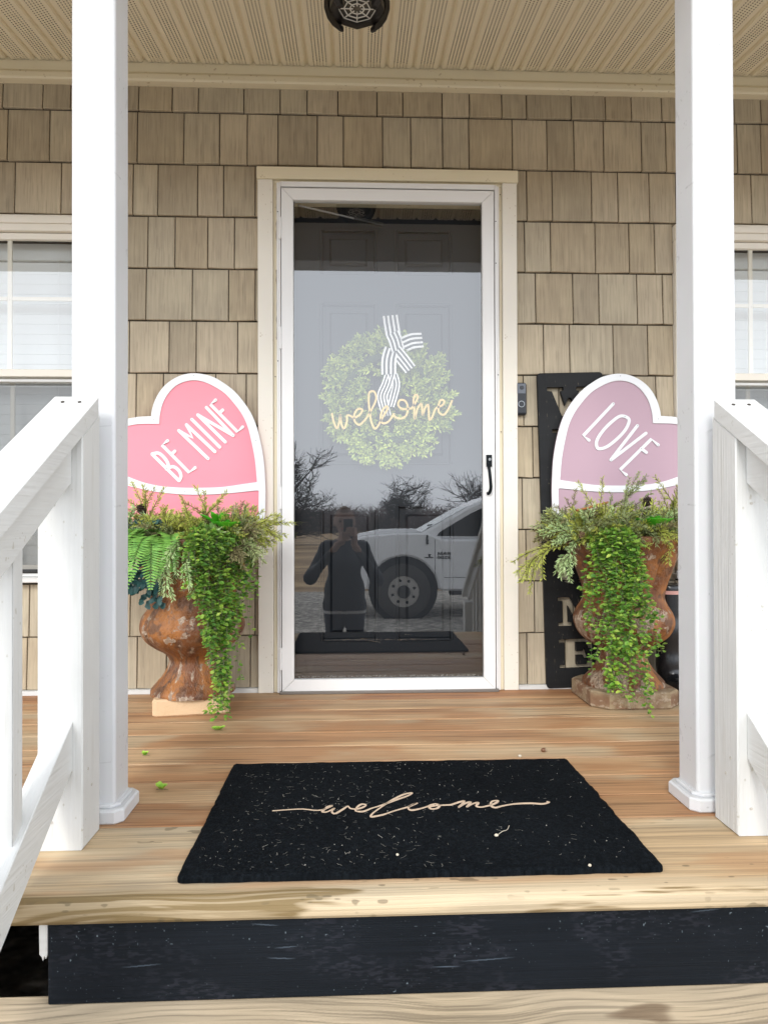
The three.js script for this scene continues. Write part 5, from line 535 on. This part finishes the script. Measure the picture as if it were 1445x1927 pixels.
// ---------------------------------------------------------------- what the glass mirrors: truck, photographer, trees
{
  const t = thing('pickup_truck', 'white pickup truck parked on the gravel drive facing the porch side on', 'pickup truck', [0.73, GY + 0.006, 7.9]), W = 2.0;
  const white = phys(0.86, 0.87, 0.88, 0.25, { clearcoat: 0.6, clearcoatRoughness: 0.1 }), dark = mat(0.012, 0.012, 0.013, 0.7), win = phys(0.01, 0.012, 0.014, 0.05, {}), chrome = mat(0.5, 0.5, 0.5, 0.2, { metalness: 0.9 });
  const arch = (cx, a0, a1) => { const q = []; for (let k = 0; k <= 14; k++) { const a = mix(a0, a1, k / 14); q.push([cx + 0.53 * Math.cos(a), 0.42 + 0.53 * Math.sin(a)]); } return q; };
  const low = [[-0.95, 0.5], ...arch(0, PI - 0.06, 0.06), [0.6, 0.42], ...arch(3.7, PI - 0.0, 0.06), [4.6, 0.5], [5.05, 0.62], [5.06, 1.36], [3.1, 1.37], [3.05, 1.22], [0.62, 1.2], [0.36, 1.3], [-0.1, 1.3], [-0.6, 1.26], [-0.84, 1.19], [-0.93, 1.05], [-0.97, 0.8]];
  part('body', slab(low, 'xy', 0, W, 0.03), white, t);
  part('cab', slab([[0.3, 1.19], [0.3, 1.31], [1.0, 1.7], [1.35, 1.86], [1.6, 1.93], [2.75, 1.92], [2.98, 1.85], [3.06, 1.19]], 'xy', 0.12, W - 0.12, 0.04), white, t);
  part('side_window', slab([[0.52, 1.25], [0.56, 1.31], [1.05, 1.6], [1.35, 1.74], [1.6, 1.8], [1.9, 1.81], [1.9, 1.24]], 'xy', 0.108, 0.14, 0.005), win, t); part('side_window', slab([[1.99, 1.24], [1.99, 1.81], [2.7, 1.79], [2.84, 1.24]], 'xy', 0.108, 0.14, 0.005), win, t);
  const ws = part('windshield', new THREE.PlaneGeometry(0.82, W - 0.4), phys(0.35, 0.42, 0.42, 0.05, {}), t); ws.geometry.rotateX(-PI / 2); ws.position.set(0.655, 1.515, W / 2); ws.rotation.z = 0.508;
  part('hood_bulge', slab([[-0.75, 1.2], [0.28, 1.3], [0.24, 1.36], [-0.3, 1.35], [-0.66, 1.28]], 'xy', 0.55, W - 0.55, 0.02), white, t); part('bumper', cbox(-1.06, -0.9, 0.5, 0.78, 0.04, W - 0.04, 0.03), chrome, t); part('grille', cbox(-1.0, -0.94, 0.82, 1.12, 0.35, W - 0.35, 0.02), dark, t); part('headlight', cbox(-0.985, -0.8, 0.9, 1.1, -0.008, 0.34, 0.02), phys(0.5, 0.5, 0.5, 0.1, {}), t);
  part('wheel_liner', new THREE.CylinderGeometry(0.525, 0.525, 0.5, 32, 1).rotateX(PI / 2).translate(0, 0.44, 0.32), voidBlack, t); part('wheel_liner', new THREE.CylinderGeometry(0.525, 0.525, 0.5, 32, 1).rotateX(PI / 2).translate(3.7, 0.44, 0.32), voidBlack, t);
  const rubberT = mat(0.045, 0.042, 0.038, 0.85), rimM = mat(0.55, 0.53, 0.5, 0.35, { metalness: 0.5 });
  for (const cx of [0, 3.7]) for (const near of [1, 0]) { const w = new THREE.Group(); w.name = cx ? (near ? 'wheel' : 'wheel_001') : (near ? 'wheel_002' : 'wheel_003'); t.add(w); w.position.set(cx, 0.415, near ? 0.0 : W); if (!near) w.rotation.y = PI;
    part('tyre', new THREE.LatheGeometry([[0.235, -0.02], [0.3, -0.03], [0.37, -0.02], [0.408, 0.01], [0.415, 0.05], [0.415, 0.2], [0.4, 0.25], [0.235, 0.26]].map(p => new THREE.Vector2(...p)), 48).rotateX(PI / 2), rubberT, w);
    const rs = new THREE.Shape(); rs.absarc(0, 0, 0.235, 0, 2 * PI); for (let k = 0; k < 8; k++) { const h = new THREE.Path(), a = k * PI / 4 + 0.3; h.absarc(Math.cos(a) * 0.172, Math.sin(a) * 0.172, 0.03, 0, 2 * PI); rs.holes.push(h); } const rg = new THREE.ExtrudeGeometry(rs, { depth: 0.02, bevelSize: 0.006, bevelThickness: 0.006, bevelSegments: 2, curveSegments: 32 }); part('rim', rg, rimM, w); part('hub', new THREE.CylinderGeometry(0.085, 0.1, 0.07, 24).rotateX(PI / 2).translate(0, 0, -0.03), mat(0.04, 0.04, 0.04, 0.5), w); part('drum', new THREE.CylinderGeometry(0.225, 0.225, 0.02, 24).rotateX(PI / 2).translate(0, 0, 0.1), voidBlack, w); delete w.userData.names; }
  for (const x of [0.48, 1.95, 3.02]) part('door_gap', cbox(x - 0.004, x + 0.004, 0.5, x < 1 ? 1.2 : 1.21, -0.0016, 0.012, 0.001, 'y'), dark, t);
  part('side_mirror', new RoundedBoxGeometry(0.12, 0.26, 0.16, 3, 0.04).translate(1.28, 1.36, -0.14), dark, t); part('door_handle', new RoundedBoxGeometry(0.16, 0.035, 0.03, 2, 0.012).translate(1.75, 1.2, -0.012), dark, t); part('fuel_flap', cbox(0.62, 1.9, 0.62, 0.628, -0.004, 0.012, 0.002), dark, t); part('wiper', new THREE.TubeGeometry(new THREE.CatmullRomCurve3([V(0.38, 1.36, 0.2), V(0.5, 1.42, 0.5), V(0.46, 1.41, 0.9)]), 8, 0.012, 6), dark, t); part('running_board', cbox(0.7, 3.0, 0.36, 0.41, -0.02, 0.14, 0.01), dark, t); part('aerial', new THREE.CylinderGeometry(0.012, 0.02, 0.14, 8).translate(0.36, 1.2, -0.01), dark, t);
  const font = await new FontLoader().loadAsync('fonts/droid/droid_sans_bold.typeface.json');
  for (const [s, y, h] of [['RAM', 0.965, 0.046], ['3500', 0.905, 0.046]]) { const g = new TextGeometry(s, { font, size: h, depth: 0.006, curveSegments: 3 }); g.scale(1.5, 1, 1); g.rotateY(PI); part('badge', g, dark, t).position.set(0.72, y, -0.001); } part('crest_badge', slab([[0.32, 0.92], [0.46, 0.92], [0.46, 0.93], [0.4, 0.94], [0.42, 0.975], [0.37, 0.985], [0.38, 0.94], [0.32, 0.932]], 'xy', -0.006, 0.002, 0.001), dark, t);
  delete t.userData.names;
}
{ // the photographer, standing on the gravel just behind the lens
  const px = -0.09, g0 = GY, R = (...a) => a, H = { nx: px, ny: 0.56, nz: 3.27 };
  const bones = [R(px, 0.1, 3.28, 0.148, px, 0.34, 3.28, 0.135), R(px - 0.055, 0.0, 3.28, 0.122, px + 0.055, 0.0, 3.28, 0.122), R(px - 0.06, 0.12, 3.27, 0.11, px + 0.06, 0.12, 3.27, 0.11), R(px, 0.34, 3.28, 0.12, px, 0.44, 3.29, 0.105), R(px - 0.14, 0.47, 3.29, 0.06, px + 0.14, 0.47, 3.29, 0.06), R(px - 0.05, 0.32, 3.23, 0.075, px + 0.05, 0.32, 3.23, 0.075), R(px, 0.46, 3.29, 0.05, px, 0.6, 3.265, 0.046),
    R(px - 0.16, 0.46, 3.29, 0.056, px - 0.285, 0.22, 3.17, 0.05), R(px - 0.285, 0.22, 3.17, 0.048, px - 0.06, 0.49, 3.0, 0.027), R(px + 0.16, 0.46, 3.29, 0.056, px + 0.275, 0.2, 3.17, 0.05), R(px + 0.275, 0.2, 3.17, 0.048, px + 0.085, 0.5, 3.0, 0.027),
    R(px - 0.085, -0.04, 3.28, 0.095, px - 0.095, -0.38, 3.27, 0.06), R(px + 0.085, -0.04, 3.28, 0.095, px + 0.095, -0.38, 3.27, 0.06), R(px - 0.095, -0.38, 3.27, 0.058, px - 0.1, g0 + 0.08, 3.29, 0.04), R(px + 0.095, -0.38, 3.27, 0.058, px + 0.1, g0 + 0.08, 3.29, 0.04), R(px - 0.1, g0 + 0.045, 3.3, 0.042, px - 0.11, g0 + 0.035, 3.15, 0.035), R(px + 0.1, g0 + 0.045, 3.3, 0.042, px + 0.11, g0 + 0.035, 3.15, 0.035)];
  const body = skin(bones, [px, -0.02, 3.2], 0.84, 140, 0.045, (x, y, z, D) => Math.max(D, g0 + 0.006 - y));
  const hx = px, hy = 0.685, hz = 3.25; // head
  const head = skin([R(hx, hy + 0.03, hz + 0.015, 0.088, hx, hy + 0.015, hz + 0.01, 0.086), R(hx, hy - 0.03, hz - 0.02, 0.066, hx, hy - 0.065, hz - 0.04, 0.045), R(hx, hy - 0.085, hz - 0.03, 0.035, hx, hy - 0.06, hz + 0.02, 0.05), R(hx, hy + 0.015, hz - 0.082, 0.008, hx, hy - 0.02, hz - 0.1, 0.012), R(hx - 0.035, hy + 0.03, hz - 0.066, 0.012, hx + 0.035, hy + 0.03, hz - 0.066, 0.012), R(hx - 0.02, hy - 0.052, hz - 0.082, 0.007, hx + 0.02, hy - 0.052, hz - 0.082, 0.007), R(hx - 0.083, hy + 0.01, hz + 0.01, 0.012, hx - 0.086, hy - 0.02, hz + 0.005, 0.01), R(hx + 0.083, hy + 0.01, hz + 0.01, 0.012, hx + 0.086, hy - 0.02, hz + 0.005, 0.01), R(hx, hy - 0.07, hz + 0.02, 0.046, hx, hy - 0.13, hz + 0.02, 0.046)], [hx, hy - 0.01, hz], 0.15, 84, 0.02);
  // hands: palm, four fingers closing across the back of the phone, thumb on its screen side
  const P = { x: px + 0.035, y: 0.62, z: 2.95 }; const hand = s => { const X = v => P.x + s * v, y0 = s > 0 ? -0.012 : -0.05, b = [R(X(0.05), P.y + y0 - 0.045, P.z + 0.05, 0.024, X(0.052), P.y + y0 + 0.015, P.z + 0.02, 0.02), R(X(0.05), P.y + y0 - 0.045, P.z + 0.05, 0.022, X(0.05), P.y + y0 - 0.02, P.z + 0.03, 0.022)]; for (let k = 0; k < 4; k++) { const y = P.y + y0 + 0.026 - k * 0.0195, l = [0.9, 1, 0.95, 0.75][k]; b.push(R(X(0.055), y, P.z + 0.012, 0.0105, X(0.046), y + 0.003, P.z - 0.014, 0.0095), R(X(0.046), y + 0.003, P.z - 0.014, 0.0095, X(0.046 - 0.038 * l), y + 0.006, P.z - 0.0155, 0.0085), R(X(0.046 - 0.038 * l), y + 0.006, P.z - 0.0155, 0.0085, X(0.046 - 0.06 * l), y + 0.003, P.z - 0.014, 0.0075)); } b.push(R(X(0.05), P.y + y0 - 0.03, P.z + 0.04, 0.014, X(0.044), P.y + y0, P.z + 0.026, 0.0115), R(X(0.044), P.y + y0, P.z + 0.026, 0.011, X(0.02), P.y + y0 + 0.018, P.z + 0.0185, 0.009), R(X(0.05), P.y + y0 - 0.045, P.z + 0.05, 0.024, px + s * 0.085 * (s > 0 ? 1 : 0.7), 0.5, 3.0, 0.027)); return skin(b, [X(0.03), P.y - 0.05, P.z + 0.02], 0.105, 64, 0.009); };
  const all = [body, head, hand(1), hand(-1)].map((g, k) => { const p = g.attributes.position, c = new Float32Array(p.count * 3); for (let i = 0; i < p.count; i++) { const x = p.getX(i), y = p.getY(i), z = p.getZ(i); let q = [0.009, 0.012, 0.019]; if (k) q = [0.27, 0.17, 0.13]; else if (y > 0.535 && Math.hypot(x - px, z - 3.27) < 0.075) q = [0.27, 0.17, 0.13]; else if (y < -0.09) q = [0.016, 0.02, 0.032]; else if (y < -0.065) q = [0.5, 0.5, 0.5]; if (k === 0 && z < 3.012 && y > 0.44) q = [0.27, 0.17, 0.13]; if (y < g0 + 0.075) q = [0.12, 0.1, 0.09]; if (k === 1) { const ey = Math.hypot(Math.abs(x - hx) - 0.032, y - hy - 0.008); if (ey < 0.009 && z < hz) q = [0.05, 0.03, 0.02]; if (Math.abs(y - hy + 0.052) < 0.006 && Math.abs(x - hx) < 0.022 && z < hz - 0.05) q = [0.34, 0.1, 0.09]; } c.set(q, 3 * i); } g.setAttribute('color', new THREE.BufferAttribute(c, 3)); return g; });
  const t = thing('person', 'person in dark sweater mirrored in the door glass taking a photograph', 'person'); part('figure', mergeGeometries(all), new THREE.MeshStandardMaterial({ vertexColors: true, roughness: 0.75 }), t);
  part('hair', skin([R(hx, hy + 0.035, hz + 0.03, 0.092, hx, hy + 0.03, hz + 0.035, 0.09), R(hx, hy + 0.1, hz - 0.02, 0.03, hx, hy + 0.11, hz + 0.03, 0.03), R(hx, hy + 0.0, hz + 0.09, 0.05, hx, hy - 0.05, hz + 0.08, 0.045)], [hx, hy + 0.02, hz + 0.03], 0.16, 56, 0.03, (x, y, z, D) => Math.max(D, -(Math.hypot((x - hx) * 1.0, (y - hy + 0.01), (z - hz + 0.1)) - 0.098))), mat(0.13, 0.075, 0.045, 0.6), t); delete t.userData.names;
  const ph = thing('smartphone', 'black smartphone held up by the photographer', 'phone', [P.x, P.y + 0.015, P.z]); part('case', new RoundedBoxGeometry(0.076, 0.158, 0.009, 4, 0.0044), mat(0.012, 0.012, 0.014, 0.3), ph); part('screen', new RoundedBoxGeometry(0.07, 0.15, 0.001, 1, 0.0004).translate(0, 0, 0.005), mat(0.01, 0.01, 0.012, 0.1), ph); for (let k = 0; k < 3; k++) part('camera_lens', new THREE.CylinderGeometry(0.0065, 0.007, 0.003, 20).rotateX(PI / 2).translate(0.024, 0.063 - k * 0.018, -0.0055), mat(0.02, 0.02, 0.024, 0.1), ph); delete ph.userData.names;
}
function bareTree(label, x, z, h, seed, spread) { 
  const R = RNG(seed), t = thing('bare_tree', label, 'tree', [x, GY, z], 0), trunk = new MB(), crown = new MB(), bark = [0.045, 0.038, 0.032];
  const grow = (m, p, d, L, r, n) => { const pts = [p]; let q = p, e = d.clone(); const k = n > 3 ? 5 : 3; for (let i = 0; i < k; i++) { e.x += (R() - 0.5) * 0.4; e.y += (R() - 0.4) * 0.22; e.z += (R() - 0.5) * 0.4; e.normalize(); q = q.clone().addScaledVector(e, L / k); pts.push(q); } const M = n > 5 ? trunk : crown; M.tube(pts, Math.max(r, 0.012), Math.max(r * 0.66, 0.008), n > 3 ? 6 : 3, bark); if (n <= 0) return; const c = n > 5 ? 5 : n > 3 ? 3 : 4; for (let i = 0; i < c; i++) { const at = i === 0 ? k : 1 + Math.floor(R() * k), s = V(R() - 0.5, R() * 0.42 - 0.12, R() - 0.5).normalize(); grow(m, pts[at], e.clone().multiplyScalar(i ? 0.45 : 0.8).addScaledVector(s, (i ? 1 : 0.5) * spread).normalize(), L * (0.68 + R() * 0.24), r * (i ? 0.58 : 0.68), n - 1); } };
  grow(trunk, V(0, -0.05, 0), V(0, 1, 0), h * 0.26, h * 0.034, 6); const bm = new THREE.MeshStandardMaterial({ vertexColors: true, roughness: 0.95 }); part('trunk', trunk.geo(), bm, t); part('crown', crown.geo(), bm, t); delete t.userData.names; return t;
}
bareTree('bare spreading tree in the field seen mirrored in the middle of the glass', 4.3, 62, 6.4, 5, 1.2); bareTree('bare tree in the field seen mirrored at the left edge of the glass', -4.9, 46, 8.2, 9, 1.2); bareTree('bare tree in the field seen mirrored at the right edge of the glass', 8.7, 42, 7.6, 21, 1.2);
{ // far wood beyond the field: one mass
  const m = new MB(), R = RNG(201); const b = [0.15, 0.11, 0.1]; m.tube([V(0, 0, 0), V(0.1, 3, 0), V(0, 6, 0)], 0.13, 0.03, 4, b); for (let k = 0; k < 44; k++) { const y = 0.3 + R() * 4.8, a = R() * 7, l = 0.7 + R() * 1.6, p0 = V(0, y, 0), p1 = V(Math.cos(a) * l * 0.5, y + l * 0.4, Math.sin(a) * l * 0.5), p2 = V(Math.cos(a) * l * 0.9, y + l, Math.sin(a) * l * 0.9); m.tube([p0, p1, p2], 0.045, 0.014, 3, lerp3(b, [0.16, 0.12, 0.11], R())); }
  const N = 1500, im = new THREE.InstancedMesh(m.geo(), new THREE.MeshStandardMaterial({ vertexColors: true, roughness: 1 }), N), M = new THREE.Matrix4(), Q = new THREE.Quaternion(), U = V(0, 1, 0); for (let k = 0; k < N; k++) { Q.setFromAxisAngle(U, R() * 7); const s = 0.55 + R() * 0.5; M.compose(V(-95 + R() * 190, GY, 98 + R() * R() * 40), Q, V(s * 1.1, s * 0.62, s * 1.1)); im.setMatrixAt(k, M); } im.name = 'woodland'; im.userData = { kind: 'stuff', label: 'far leafless wood along the edge of the field', category: 'woodland' }; scene.add(im);
}

const groups = { porch_post: 'white porch posts flanking the steps', stair_railing: 'white stair railings', house_window: 'sash windows beside the door', window_blind: 'blinds in the windows', heart_sign: 'heart signs behind the urns', garden_urn: 'rusty urns flanking the door', evergreen_sprays: 'evergreen sprays in the urns', trailing_vine: 'trailing vines in the urns', succulent: 'succulents in the urns', pine_cone: 'pine cones in the urns', leaf_sprig: 'leaf scraps on the boards', pebble: 'pebbles around the doormat', paint_scrap: 'paint scraps on the boards', rubber_boot: 'rubber boots by the wall', bare_tree: 'bare trees in the field' };
for (const o of scene.children) { const g = groups[o.name.replace(/_\d{3}$/, '')]; if (g) o.userData.group = g; }
scene.traverse(o => { if (o.isMesh) o.castShadow = o.receiveShadow = true; });
renderer.render(scene, camera);
